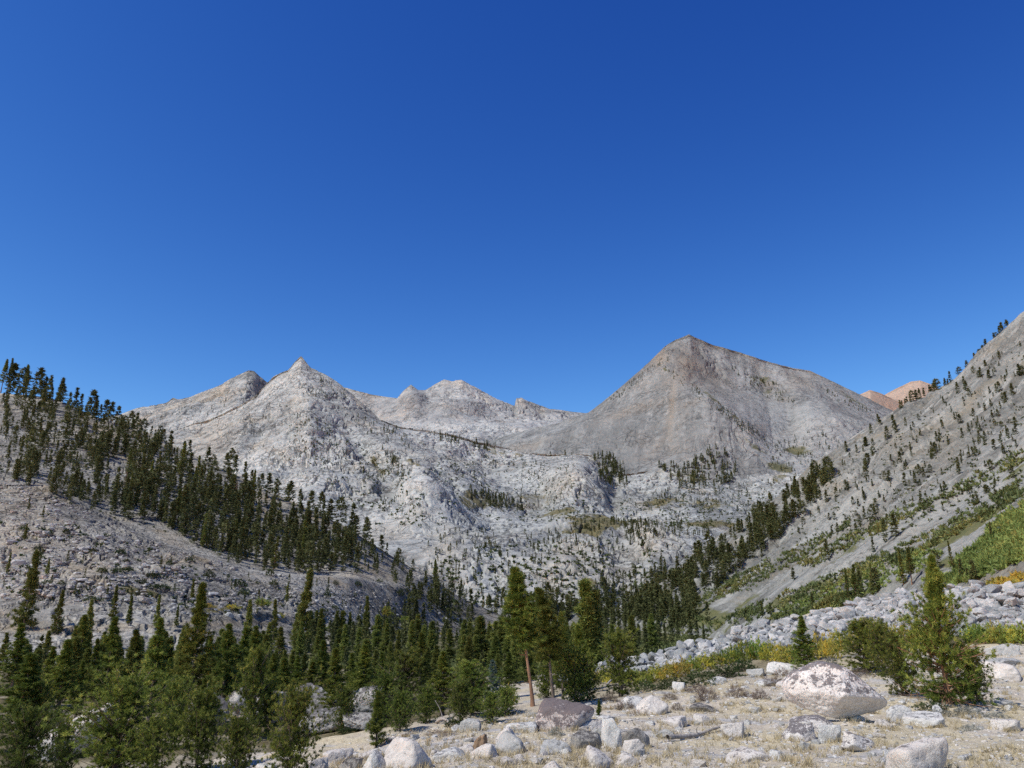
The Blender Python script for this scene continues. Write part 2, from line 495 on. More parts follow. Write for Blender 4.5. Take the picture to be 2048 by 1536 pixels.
def build_layer(name, px0, px1, nc, contours, rows, mat, disp, veg=(), warm=(), pale=(), dim=(), bumps=(), back=(1.25, .72), smooth_s=7):
    u0 = float(ray(px0, 1000)[0]); u1 = float(ray(px1, 1000)[0])
    u = np.linspace(u0, u1, nc)
    Yc, Zc = [], []
    for us, Ys, Zs in contours:
        # interpolate the slope v, not Z, so crest lines stay where they are seen
        v = np.interp(u, us, Zs / Ys); Y = np.interp(u, us, Ys)
        kk = max(3, int(nc * 22 / (px1 - px0)))
        ker = np.hanning(2 * kk + 1); ker /= ker.sum()
        Y = np.convolve(np.pad(Y, kk, mode='edge'), ker, 'valid')
        Yc.append(Y); Zc.append(v * Y)
    Yc.append(Yc[-1] * back[0]); Zc.append(Zc[-1] * back[1] - 5)
    rows = list(rows) + [10]
    Ys, Zs = [], []
    for k in range(len(Yc) - 1):
        t = np.linspace(0, 1, rows[k], endpoint=(k == len(Yc) - 2))[:, None]
        Ys.append(Yc[k][None] * (1 - t) + Yc[k + 1][None] * t)
        Zs.append(Zc[k][None] * (1 - t) + Zc[k + 1][None] * t)
    Yg = np.concatenate(Ys); Zg = np.concatenate(Zs)
    crest_row = len(Yg) - rows[-1]
    if smooth_s:
        def sm(A):
            B = A.copy()
            k = smooth_s
            pad = np.concatenate([np.repeat(A[:1], k, 0), A, np.repeat(A[-1:], k, 0)])
            cs = np.cumsum(np.concatenate([np.zeros((1, A.shape[1])), pad]), 0)
            B = (cs[2 * k + 1:] - cs[:-2 * k - 1]) / (2 * k + 1)
            w = np.ones(len(A)); n = len(A)
            d = np.abs(np.arange(n) - crest_row)
            w = np.clip(d / (2.0 * k), 0, 1)[:, None]     # keep the crest itself sharp
            return A * (1 - w) + B * w
        Yg, Zg = sm(Yg), sm(Zg)
    P = np.stack([u[None] * Yg, Yg, Zg], -1)
    ppx, ppy = project(P)

    def blobs(lst):
        a = np.zeros(ppx.shape)
        for (bx, by, rx, ry, s, *rot) in lst:
            th = R(rot[0]) if rot else 0.0
            dx, dy = ppx - bx, ppy - by
            ex = dx * math.cos(th) + dy * math.sin(th); ey = -dx * math.sin(th) + dy * math.cos(th)
            a = np.maximum(a, s * np.exp(-((ex / rx) ** 2 + (ey / ry) ** 2)))
        return a
    veg_a, warm_a, pale_a, dim_a = blobs(veg), blobs(warm), blobs(pale), blobs(dim)
    for (bx, by, rx, ry, hgt, *rot) in bumps:               # rounded domes and gullies
        g = blobs([(bx, by, rx, ry, 1.0, *rot)])
        hgt = hgt * .55
        P[..., 2] += g * hgt
        P[..., 1] -= g * hgt * .5
        P[..., 0] -= g * hgt * .5 * u[None]
    du = np.gradient(P, axis=1); ds = np.gradient(P, axis=0)
    nrm = np.cross(du, ds)
    nrm /= np.linalg.norm(nrm, axis=-1, keepdims=True) + 1e-9
    nrm[nrm[..., 2] < 0] *= -1
    d = disp(P) * np.clip(P[..., 1] / 480.0, .12, 1.0) ** (1.0 if name == 'right_hillside' else 0.0)
    fade = np.clip(.25 + np.abs(np.arange(len(P)) - crest_row) / 30.0, 0, 1)
    P = P + nrm * (d * fade[:, None])[..., None]
    L = Layer()
    L.u, L.P, L.crest_row, L.base = u, P, crest_row, (u0, u1)
    L.v = P[..., 2] / P[..., 1]
    me = mk_mesh(name, P.reshape(-1, 3), grid_faces(*P.shape[:2]), mat, smooth=True, attrs={'veg': veg_a.ravel(), 'warm': warm_a.ravel(), 'pale': pale_a.ravel(), 'dim': dim_a.ravel()})
    tag(link(name, me), kind='structure')
    L.name = name
    return L


def hit(L, px, py):
    """nearest visible point of the layer under a photo pixel"""
    u, v = ray(px, py)
    c = int(np.clip(round((u - L.u[0]) / (L.u[1] - L.u[0])), 0, len(L.u) - 1))
    col = L.v[:L.crest_row + 1, c]
    k = np.argmax(col >= v)
    if col[k] < v:
        return None
    return L.P[k, c].copy()


def crest_pt(L, px):
    u = float(ray(px, 900)[0])
    c = int(np.clip(round((u - L.u[0]) / (L.u[1] - L.u[0])), 0, len(L.u) - 1))
    col = L.v[:L.crest_row + 3, c]
    k = int(np.argmax(col))
    return L.P[k, c].copy()


def rock_disp(S, A, oct_=6, rid=.5, aniso=1.0, terr=0.0, gain=.53, crease=False, gully=None, fall=(0, 0, 1), mod=True):
    """rocky relief: mixed billows and ridges with strong fine octaves, joints and ledges"""
    def f(P):
        Q = P / S * np.array([1, 1, aniso])
        Q = Q + .25 * np.stack([pnoise(Q * 1.3 + 5), pnoise(Q * 1.3 + 11), pnoise(Q * 1.3 + 23)], -1)
        n = fbm(Q, oct_, gain) * (1 - rid) + (fbm(Q * .8, oct_, gain, ridged=True, off=3.7) - .25) * (-rid if crease else rid)
        j = np.abs(fbm(Q * np.array([3.1, 3.1, 1.0]), 3, .6, off=31.0))
        n = n - .35 * np.clip(.07 - j, 0, 1) / .07            # joints cut into the rock
        if terr:
            q = P[..., 2] / (S * .35) + 1.5 * fbm(P / (S * 2), 3)
            n = n + terr * (np.abs((q % 1.0) - .5) - .25)
        if mod: n = n * np.clip(.35 + 2.4 * (fbm(P / (S * 2.6), 3, .5, off=41.0) + .12), .25, 1.35)   # smooth slabs between rough ground
        d = n * A
        if gully:                                             # ribs and chutes down the fall line
            GS, GA = gully
            fl = np.array(fall, float); fl /= np.linalg.norm(fl)
            Q = (P - (P @ fl)[..., None] * fl * .82) / GS
            Q = Q + .18 * np.stack([pnoise(P / GS * 1.7 + 3), pnoise(P / GS * 1.7 + 9), pnoise(P / GS * 1.7 + 15)], -1)
            d = d + GA * np.minimum(fbm(Q, 4, .5, ridged=True, off=7.7) - .45, .25)
        return d
    return f


def Lc(*p): return crest(p)


# --- farthest range
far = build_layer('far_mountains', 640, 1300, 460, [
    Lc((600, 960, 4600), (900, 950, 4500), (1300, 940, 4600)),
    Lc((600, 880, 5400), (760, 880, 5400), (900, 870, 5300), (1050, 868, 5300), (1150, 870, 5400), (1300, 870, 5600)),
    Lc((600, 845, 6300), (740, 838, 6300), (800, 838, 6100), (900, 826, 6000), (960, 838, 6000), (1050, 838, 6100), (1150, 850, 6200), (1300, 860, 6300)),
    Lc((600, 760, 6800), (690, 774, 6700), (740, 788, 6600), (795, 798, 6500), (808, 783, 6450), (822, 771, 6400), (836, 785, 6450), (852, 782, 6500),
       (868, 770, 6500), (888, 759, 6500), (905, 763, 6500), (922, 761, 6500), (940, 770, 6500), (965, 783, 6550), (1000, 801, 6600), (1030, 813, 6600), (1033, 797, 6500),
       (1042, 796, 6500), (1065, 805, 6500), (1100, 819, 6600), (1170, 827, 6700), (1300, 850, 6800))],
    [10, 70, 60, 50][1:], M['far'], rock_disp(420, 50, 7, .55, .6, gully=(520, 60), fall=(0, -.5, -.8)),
    pale=[(930, 860, 160, 16, .9), (1100, 850, 90, 14, .8), (830, 850, 40, 10, .6)], dim=[(815, 818, 36, 14, .9), (870, 822, 40, 10, .8), (930, 815, 60, 9, .8), (760, 815, 50, 18, .7, 15), (905, 785, 50, 14, .3)],  # dim puts the shade of the cliff faces into the rock colour
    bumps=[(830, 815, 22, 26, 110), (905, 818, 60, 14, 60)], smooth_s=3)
# --- red peaks behind the right-hand ridge
redf = build_layer('far_red_mountain', 1730, 1960, 130, [
    Lc((1700, 880, 7000), (2000, 880, 7000)),
    Lc((1700, 840, 7600), (1760, 795, 7600), (1790, 778, 7600), (1822, 763, 7600), (1840, 761, 7600), (1860, 768, 7600), (1890, 785, 7600), (2000, 850, 7600))],
    [70], M['red'], rock_disp(500, 38, 6, .5, .5), smooth_s=3)
redn = build_layer('red_mountain', 1660, 1880, 130, [
    Lc((1650, 900, 5600), (1900, 900, 5600)),
    Lc((1650, 800, 6300), (1700, 797, 6300), (1722, 788, 6250), (1740, 780, 6200), (1760, 786, 6250), (1790, 800, 6300), (1840, 830, 6350), (1900, 860, 6400))],
    [70], M['red'], rock_disp(420, 42, 6, .55, .5), warm=[(1800, 830, 60, 30, .8)], smooth_s=3)
# --- the big grey pyramid peak
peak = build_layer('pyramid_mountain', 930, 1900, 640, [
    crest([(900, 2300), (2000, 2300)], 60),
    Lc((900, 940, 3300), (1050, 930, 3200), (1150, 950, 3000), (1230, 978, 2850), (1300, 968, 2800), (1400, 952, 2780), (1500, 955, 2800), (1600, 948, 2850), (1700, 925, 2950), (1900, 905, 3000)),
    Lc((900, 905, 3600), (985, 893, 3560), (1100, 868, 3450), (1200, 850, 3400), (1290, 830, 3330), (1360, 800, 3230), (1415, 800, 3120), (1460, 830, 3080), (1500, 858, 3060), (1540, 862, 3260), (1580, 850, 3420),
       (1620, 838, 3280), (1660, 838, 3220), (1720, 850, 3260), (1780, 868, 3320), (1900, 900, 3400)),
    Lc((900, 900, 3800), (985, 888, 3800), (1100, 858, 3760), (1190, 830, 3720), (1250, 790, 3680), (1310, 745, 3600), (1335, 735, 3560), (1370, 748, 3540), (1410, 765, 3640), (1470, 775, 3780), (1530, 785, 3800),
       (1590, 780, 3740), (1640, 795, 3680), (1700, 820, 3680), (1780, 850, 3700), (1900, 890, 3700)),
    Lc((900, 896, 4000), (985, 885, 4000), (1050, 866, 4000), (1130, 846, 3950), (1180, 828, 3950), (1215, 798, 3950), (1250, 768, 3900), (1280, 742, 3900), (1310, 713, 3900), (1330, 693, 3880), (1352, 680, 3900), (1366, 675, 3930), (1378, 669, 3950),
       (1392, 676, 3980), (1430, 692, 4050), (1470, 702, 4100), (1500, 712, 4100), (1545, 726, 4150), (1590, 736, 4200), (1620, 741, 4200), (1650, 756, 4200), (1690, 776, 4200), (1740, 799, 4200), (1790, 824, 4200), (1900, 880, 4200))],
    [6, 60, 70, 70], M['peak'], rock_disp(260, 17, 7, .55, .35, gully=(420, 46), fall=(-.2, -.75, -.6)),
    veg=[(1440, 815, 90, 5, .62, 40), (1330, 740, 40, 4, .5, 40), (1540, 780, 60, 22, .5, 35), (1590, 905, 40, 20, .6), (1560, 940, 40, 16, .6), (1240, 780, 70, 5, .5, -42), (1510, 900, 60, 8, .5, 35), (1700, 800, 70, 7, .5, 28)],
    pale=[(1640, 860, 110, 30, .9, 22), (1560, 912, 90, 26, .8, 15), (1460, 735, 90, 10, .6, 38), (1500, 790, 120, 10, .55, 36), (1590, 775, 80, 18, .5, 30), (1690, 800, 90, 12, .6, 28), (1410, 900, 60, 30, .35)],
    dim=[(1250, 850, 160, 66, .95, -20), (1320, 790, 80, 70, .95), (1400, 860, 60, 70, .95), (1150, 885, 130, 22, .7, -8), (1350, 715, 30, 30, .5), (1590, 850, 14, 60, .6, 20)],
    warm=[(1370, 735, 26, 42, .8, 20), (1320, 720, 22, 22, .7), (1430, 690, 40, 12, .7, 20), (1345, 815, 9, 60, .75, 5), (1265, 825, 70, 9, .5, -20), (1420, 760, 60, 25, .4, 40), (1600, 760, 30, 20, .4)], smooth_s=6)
# --- back left peak
bpeak = build_layer('back_granite_peak', 130, 640, 360, [
    Lc((100, 930, 3000), (640, 930, 3000)),
    Lc((100, 880, 3500), (300, 850, 3450), (430, 825, 3300), (470, 815, 3250), (500, 815, 3350), (530, 815, 3500), (640, 830, 3500)),
    Lc((100, 850, 3900), (180, 840, 3900), (240, 829, 3900), (265, 820, 3880), (290, 812, 3880), (325, 806, 3880), (345, 801, 3850), (385, 792, 3850), (420, 779, 3850), (445, 768, 3820), (462, 757, 3800), (480, 748, 3780),
       (497, 740, 3780), (508, 741, 3780), (525, 751, 3800), (545, 772, 3900), (580, 800, 4000), (640, 820, 4000))],
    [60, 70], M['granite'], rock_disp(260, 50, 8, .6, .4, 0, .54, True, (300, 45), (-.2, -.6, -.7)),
    dim=[(515, 775, 20, 26, .95), (495, 790, 14, 22, .6), (420, 810, 50, 16, .5, -20)], pale=[(400, 830, 60, 20, .6, -20), (480, 765, 20, 10, .5)],  # dim by the summit paints the shade of its right-hand face
    bumps=[(520, 780, 14, 30, -70), (345, 800, 8, 6, 25)], smooth_s=3)
# --- the broad granite massif
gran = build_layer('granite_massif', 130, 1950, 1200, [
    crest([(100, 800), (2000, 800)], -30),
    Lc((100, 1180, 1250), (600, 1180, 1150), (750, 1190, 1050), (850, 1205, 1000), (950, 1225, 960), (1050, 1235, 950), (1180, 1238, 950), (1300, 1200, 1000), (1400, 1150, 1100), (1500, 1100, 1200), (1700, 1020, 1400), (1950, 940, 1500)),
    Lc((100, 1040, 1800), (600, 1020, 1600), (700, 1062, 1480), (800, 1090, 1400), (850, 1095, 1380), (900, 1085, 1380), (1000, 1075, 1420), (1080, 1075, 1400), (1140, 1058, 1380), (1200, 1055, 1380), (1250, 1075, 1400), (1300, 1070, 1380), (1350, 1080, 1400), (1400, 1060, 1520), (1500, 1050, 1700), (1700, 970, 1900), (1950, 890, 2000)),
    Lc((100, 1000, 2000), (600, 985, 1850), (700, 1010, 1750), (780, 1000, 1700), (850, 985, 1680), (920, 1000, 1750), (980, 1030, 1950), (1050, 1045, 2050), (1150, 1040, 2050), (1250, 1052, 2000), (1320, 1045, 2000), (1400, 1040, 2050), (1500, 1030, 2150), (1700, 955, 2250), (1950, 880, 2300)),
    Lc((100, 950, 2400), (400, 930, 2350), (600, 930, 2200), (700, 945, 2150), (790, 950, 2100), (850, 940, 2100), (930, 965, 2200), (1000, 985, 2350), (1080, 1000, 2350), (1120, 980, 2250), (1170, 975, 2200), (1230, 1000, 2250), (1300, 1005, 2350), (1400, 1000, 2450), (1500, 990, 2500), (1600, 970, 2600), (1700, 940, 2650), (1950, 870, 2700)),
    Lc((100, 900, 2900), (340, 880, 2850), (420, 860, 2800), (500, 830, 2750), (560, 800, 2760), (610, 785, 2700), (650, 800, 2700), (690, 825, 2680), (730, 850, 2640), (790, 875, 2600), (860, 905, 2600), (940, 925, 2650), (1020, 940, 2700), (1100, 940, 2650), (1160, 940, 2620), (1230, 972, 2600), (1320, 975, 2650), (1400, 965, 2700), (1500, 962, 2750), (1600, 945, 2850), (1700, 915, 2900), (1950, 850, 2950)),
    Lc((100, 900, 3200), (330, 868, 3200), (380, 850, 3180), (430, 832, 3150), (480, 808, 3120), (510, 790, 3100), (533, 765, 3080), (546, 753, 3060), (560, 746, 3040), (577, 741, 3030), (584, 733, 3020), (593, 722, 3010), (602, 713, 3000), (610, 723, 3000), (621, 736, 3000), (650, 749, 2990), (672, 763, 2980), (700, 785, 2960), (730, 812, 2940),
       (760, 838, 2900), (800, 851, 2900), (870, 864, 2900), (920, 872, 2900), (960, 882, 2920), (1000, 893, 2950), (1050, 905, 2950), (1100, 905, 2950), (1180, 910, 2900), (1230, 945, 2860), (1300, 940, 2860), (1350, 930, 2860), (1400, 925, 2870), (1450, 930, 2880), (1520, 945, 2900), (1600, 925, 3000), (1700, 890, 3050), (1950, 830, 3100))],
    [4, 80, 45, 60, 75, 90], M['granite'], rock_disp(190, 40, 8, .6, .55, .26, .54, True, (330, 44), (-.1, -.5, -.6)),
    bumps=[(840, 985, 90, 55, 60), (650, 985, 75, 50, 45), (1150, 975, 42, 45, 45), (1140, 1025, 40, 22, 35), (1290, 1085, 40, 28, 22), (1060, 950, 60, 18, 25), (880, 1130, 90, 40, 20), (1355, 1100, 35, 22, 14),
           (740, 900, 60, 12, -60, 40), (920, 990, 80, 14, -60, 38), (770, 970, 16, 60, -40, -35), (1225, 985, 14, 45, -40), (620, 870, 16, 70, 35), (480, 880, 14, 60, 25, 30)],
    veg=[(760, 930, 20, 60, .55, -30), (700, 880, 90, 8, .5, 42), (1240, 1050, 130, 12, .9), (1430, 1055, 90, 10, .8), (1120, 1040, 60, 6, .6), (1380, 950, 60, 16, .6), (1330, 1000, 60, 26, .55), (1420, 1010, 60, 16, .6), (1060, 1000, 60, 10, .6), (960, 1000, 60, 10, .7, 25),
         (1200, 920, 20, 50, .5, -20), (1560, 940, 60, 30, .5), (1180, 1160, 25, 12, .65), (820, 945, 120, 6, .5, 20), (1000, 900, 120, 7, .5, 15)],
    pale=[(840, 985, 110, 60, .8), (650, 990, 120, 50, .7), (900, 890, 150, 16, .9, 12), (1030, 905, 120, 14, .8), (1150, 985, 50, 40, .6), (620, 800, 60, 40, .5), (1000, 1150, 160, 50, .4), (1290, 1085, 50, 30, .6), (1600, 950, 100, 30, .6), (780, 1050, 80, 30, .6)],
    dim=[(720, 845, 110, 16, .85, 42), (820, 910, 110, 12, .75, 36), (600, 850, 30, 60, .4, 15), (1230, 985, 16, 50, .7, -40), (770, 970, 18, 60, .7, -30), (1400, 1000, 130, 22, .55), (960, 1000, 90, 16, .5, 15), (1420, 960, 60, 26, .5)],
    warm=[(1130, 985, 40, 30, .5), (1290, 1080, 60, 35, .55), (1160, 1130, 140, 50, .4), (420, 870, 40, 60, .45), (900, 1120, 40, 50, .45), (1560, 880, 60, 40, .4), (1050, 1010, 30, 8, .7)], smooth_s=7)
# --- right hillside
righth = build_layer('right_hillside', 1100, 2420, 900, [
    crest([(1100, 800), (1200, 780), (1300, 560), (1400, 400), (1600, 240), (1800, 165), (2048, 120), (2450, 95)], -16),
    Lc((1100, 1244, 940), (1150, 1243, 920), (1230, 1250, 720), (1300, 1252, 580), (1400, 1240, 470), (1500, 1225, 390), (1600, 1212, 330), (1700, 1190, 280), (1800, 1165, 245), (1900, 1130, 220), (2048, 1080, 195), (2450, 900, 150)),
    Lc((1100, 1243, 950), (1150, 1241, 940), (1220, 1236, 840), (1300, 1215, 740), (1400, 1168, 650), (1500, 1120, 590), (1600, 1070, 540), (1700, 1020, 500), (1800, 970, 460), (1900, 915, 430), (2048, 840, 400), (2450, 600, 330)),
    Lc((1100, 1242, 960), (1150, 1240, 960), (1200, 1235, 940), (1280, 1198, 900), (1350, 1150, 880), (1420, 1092, 870), (1500, 1040, 860), (1540, 1012, 850), (1580, 980, 840), (1610, 950, 840), (1640, 925, 850), (1700, 880, 850), (1760, 842, 860), (1790, 825, 860), (1820, 806, 870), (1850, 795, 860), (1900, 762, 840), (1950, 718, 820), (1985, 682, 805), (2010, 658, 800), (2048, 626, 780), (2450, 310, 700))],
    [50, 110, 130], M['righthill'], rock_disp(50, 7.5, 8, .55, .6, gain=.6, gully=(90, 24), fall=(-.72, -.3, -.6)),
    veg=[(1950, 1060, 190, 14, .75, -33), (1800, 1140, 170, 12, .75, -30), (1600, 1210, 170, 10, .8, -24), (1420, 1245, 120, 18, .9, -15), (1330, 1210, 50, 24, .7, -30), (1930, 1120, 90, 16, .6, -30), (2040, 950, 80, 12, .6, -32), (1700, 1130, 80, 8, .45, -30), (1500, 1195, 60, 8, .6, -28)],
    warm=[(1640, 980, 60, 40, .3), (1900, 900, 40, 60, .3), (1800, 900, 30, 30, .4)], bumps=[(1750, 930, 60, 12, -9, -50), (1660, 960, 40, 26, 10), (1830, 1100, 150, 9, -3, -33)], smooth_s=7)
# --- left hillside with its rocky knoll
lefth = build_layer('left_hillside', -320, 1120, 1000, [
    crest([(-340, 140), (0, 140), (400, 150), (700, 230), (900, 380), (1130, 640)], -9.5),
    Lc((-340, 1200, 190), (0, 1195, 190), (200, 1212, 185), (400, 1232, 200), (600, 1245, 250), (750, 1250, 310), (900, 1245, 430), (1120, 1243, 680)),
    Lc((-340, 900, 300), (0, 935, 290), (100, 965, 285), (200, 1025, 280), (300, 1072, 275), (400, 1108, 275), (500, 1138, 282), (600, 1150, 300), (700, 1152, 330), (800, 1172, 390), (900, 1205, 480), (1000, 1233, 620), (1120, 1242, 720)),
    Lc((-340, 910, 345), (0, 945, 335), (100, 975, 330), (200, 1035, 325), (300, 1078, 318), (400, 1113, 316), (500, 1141, 322), (600, 1149, 338), (700, 1148, 362), (800, 1165, 412), (900, 1200, 492), (1000, 1232, 628), (1120, 1242, 722)),
    Lc((-340, 800, 450), (0, 870, 430), (100, 900, 425), (200, 930, 418), (300, 970, 412), (400, 1010, 408), (500, 1050, 408), (600, 1085, 412), (700, 1110, 422), (800, 1140, 452), (900, 1192, 520), (1000, 1231, 640), (1120, 1241, 728)),
    Lc((-340, 690, 620), (-100, 750, 610), (0, 786, 600), (60, 790, 590), (100, 796, 585), (130, 805, 580), (160, 820, 575), (200, 836, 570), (250, 850, 560), (300, 866, 550), (350, 890, 535), (400, 915, 520), (450, 940, 510), (500, 963, 500), (550, 988, 490), (600, 1010, 480), (650, 1035, 475), (700, 1058, 470), (740, 1085, 472), (780, 1110, 480), (850, 1150, 510), (920, 1194, 560), (1000, 1229, 650), (1120, 1240, 740))],
    [60, 120, 10, 60, 70], M['lefthill'], rock_disp(26, 3.4, 7, .5, .7, .22, .5, True),
    veg=[(290, 1180, 70, 12, .75, 8), (260, 1130, 30, 8, .5), (430, 1215, 60, 6, .8), (540, 1205, 40, 6, .8), (800, 1235, 60, 8, .8), (900, 1225, 60, 16, .6), (640, 1225, 40, 6, .5), (50, 1000, 60, 8, .4)],
    warm=[(150, 1130, 60, 25, .6), (60, 1060, 100, 20, .4), (90, 1250, 120, 8, .9), (420, 1245, 120, 5, .6), (200, 870, 100, 30, .35), (720, 1150, 40, 6, .5)],
    bumps=[(330, 1110, 60, 10, -4, 20), (330, 1150, 60, 8, 5, 10), (600, 1050, 60, 14, 4), (850, 1165, 30, 14, 6), (80, 1185, 60, 8, 4), (520, 1235, 60, 8, 3)], smooth_s=5)

# --- valley floor
Yv = np.exp(np.linspace(math.log(105), math.log(1100), 160))
uv = np.linspace(-1.0, 1.0, 260)
Pv = np.stack([uv[None] * Yv[:, None], np.repeat(Yv[:, None], 260, 1), np.zeros((160, 260))], -1)
Pv[..., 2] = -8.6 - np.clip((Yv[:, None] - 150) / 300, -.2, 1) * 2.0 + 1.2 * fbm(Pv[..., :2] / 40, 5)
vf_me = mk_mesh('valley_floor', Pv.reshape(-1, 3), grid_faces(160, 260), M['floor'], smooth=True, attrs={'veg': np.full(160 * 260, .5), 'warm': np.zeros(160 * 260)})
tag(link('valley_floor', vf_me), kind='structure')
valley = Layer(); valley.u = uv; valley.P = Pv; valley.crest_row = 158; valley.v = Pv[..., 2] / Pv[..., 1]

# --- foreground bench: thin-plate surface through surveyed points
def cp(px, py, Y):
    u, v = ray(px, py)
    return (float(u) * Y, Y, float(v) * Y)


CPT = [(0, -12, -1.6), (0, 3, -1.75), (-8, 3, -1.9), (8, 3, -1.6), (-25, 0, -2.6), (25, 0, -1.2),
       cp(2048, 1536, 15), cp(1500, 1536, 15), cp(1024, 1536, 15.5), cp(700, 1536, 16.5),
       cp(2048, 1450, 23), cp(1600, 1450, 23.5), cp(1200, 1450, 24), cp(900, 1450, 25), cp(720, 1482, 22),
       cp(2048, 1400, 29), cp(1700, 1400, 29), cp(1400, 1400, 30), cp(1150, 1410, 31), cp(1000, 1432, 29),
       cp(2048, 1340, 39), cp(1750, 1345, 39), cp(1500, 1350, 41), cp(1300, 1365, 43), cp(1150, 1385, 45),
       cp(2048, 1278, 50), cp(1700, 1295, 51), cp(1500, 1315, 54), cp(1300, 1345, 60), cp(1150, 1378, 64),
       cp(2048, 1178, 68), cp(1900, 1178, 72), cp(1800, 1192, 75), cp(1560, 1246, 83), cp(1340, 1308, 84), cp(1150, 1350, 76),
       (27, 112, -6), (48, 108, -4), (75, 105, -1), (40, 145, -10), (80, 145, -9), (10, 110, -8.3), (0, 150, -9.0), (110, 145, -7),
       cp(600, 1536, 20), cp(420, 1536, 29), cp(0, 1536, 36), cp(200, 1520, 38), cp(-250, 1536, 34),
       cp(300, 1480, 42), cp(120, 1500, 41), cp(600, 1455, 42), cp(850, 1425, 43), cp(1050, 1405, 44),
       cp(500, 1400, 68), cp(900, 1385, 68), cp(0, 1400, 72), cp(300, 1352, 108), cp(0, 1332, 128), cp(800, 1345, 108), cp(-400, 1350, 110),
       (-90, 30, -6.5), (-110, 145, -9.0), (60, 20, -.6), (-40, 150, -9.2), (75, 50, .2), (100, 80, 3.5), (80, 72, 4)]
CPT = np.array(CPT)


def tps_fit(pts, smooth=2e-3):
    s = 50.0
    A = pts[:, :2] / s; n = len(A)
    r = np.linalg.norm(A[:, None] - A[None], axis=-1)
    K = np.where(r > 0, r * r * np.log(r + 1e-12), 0) + np.eye(n) * smooth
    Pm = np.concatenate([np.ones((n, 1)), A], 1)
    Mx = np.block([[K, Pm], [Pm.T, np.zeros((3, 3))]])
    w = np.linalg.solve(Mx, np.concatenate([pts[:, 2], np.zeros(3)]))

    def f(x, y):
        q = np.stack([x, y], -1) / s
        rr = np.linalg.norm(q[..., None, :] - A, axis=-1)
        return (np.where(rr > 0, rr * rr * np.log(rr + 1e-12), 0) @ w[:n]) + w[n] + q @ w[n + 1:]
    return f


TPS = tps_fit(CPT)
gx = np.linspace(-190, 190, 230); gy = np.linspace(-6, 160, 150)
GT = TPS(*np.meshgrid(gx, gy))


def tps_z(x, y):
    fx = np.clip((x - gx[0]) / (gx[1] - gx[0]), 0, len(gx) - 1.001); fy = np.clip((y - gy[0]) / (gy[1] - gy[0]), 0, len(gy) - 1.001)
    i = fx.astype(int); j = fy.astype(int); a = fx - i; b_ = fy - j
    return (GT[j, i] * (1 - a) + GT[j, i + 1] * a) * (1 - b_) + (GT[j + 1, i] * (1 - a) + GT[j + 1, i + 1] * a) * b_


def gz(x, y):
    x = np.asarray(x, float); y = np.asarray(y, float)
    P2 = np.stack([x, y], -1)
    n = .30 * fbm(P2 / 6.0, 5) + .06 * fbm(P2 / .9, 4, off=9.1)
    sl = fbm(P2 * np.array([.45, 1.0]) / 3.0, 4, off=4.4)
    return tps_z(x, y) + n + .12 * np.clip(sl * 4, 0, 1)


def in_poly_(px, py, poly):
    poly = np.array(poly, float); n = len(poly); c = np.zeros(len(px), bool); j = n - 1
    for i in range(n):
        xi, yi = poly[i]; xj, yj = poly[j]
        c ^= ((yi > py) != (yj > py)) & (px < (xj - xi) * (py - yi) / (yj - yi + 1e-9) + xi)
        j = i
    return c


nr, nc = 520, 760
yy = np.exp(np.linspace(math.log(5), math.log(152 + 4), nr)) - 4
uu = np.linspace(-1.08, 1.08, nc)
Xg = uu[None] * (yy[:, None] + 8); Yg = np.repeat(yy[:, None], nc, 1)
Zg = gz(Xg, Yg)
PG = np.stack([Xg, Yg, Zg], -1)
gpx, gpy = project(PG)
duff_gap_shade = np.clip((1060 - gpx) / 120, 0, 1) * np.clip((Yg - 26) / 10, 0, 1)
duff_gap_shade = np.maximum(duff_gap_shade, np.exp(-((gpx - 1400) / 330) ** 2 - ((gpy - 1350 + (gpx - 1400) * .14) / 22) ** 2) * .8)
TALPOLY = [(1110, 1352), (1340, 1306), (1560, 1246), (1810, 1188), (2100, 1168), (2100, 1284), (1700, 1298), (1500, 1318), (1340, 1346), (1110, 1378)]
tal_in = in_poly_(gpx.ravel(), gpy.ravel(), TALPOLY).reshape(gpx.shape) & (Yg > 40)
duff_gap_shade = np.clip(duff_gap_shade * (1.0 + 1.2 * fbm(PG[..., :2] / 4, 4)), 0, 1) * (Yg > 10)
duff_gap_shade = np.maximum(duff_gap_shade, tal_in * 1.0)  # talus bed painted dark too, so gaps between its blocks look shaded
fg_me = mk_mesh('foreground_ground', PG.reshape(-1, 3), grid_faces(nr, nc), M['ground'], smooth=True, attrs={'veg': duff_gap_shade.ravel()})
tag(link('foreground_ground', fg_me), kind='structure')


YS = np.exp(np.linspace(math.log(8), math.log(150), 800))


def gpt(px, py):
    """foreground point under a photo pixel"""
    u, v = ray(px, py)
    z = gz(u * YS, YS)
    k = np.argmax(z / YS >= v) if np.any(z / YS >= v) else -1
    return np.array([u * YS[k], YS[k], z[k]])


def mpp(p):
    """metres per photo pixel at a point"""
    return (p[1] * CP + p[2] * SP) / FPX

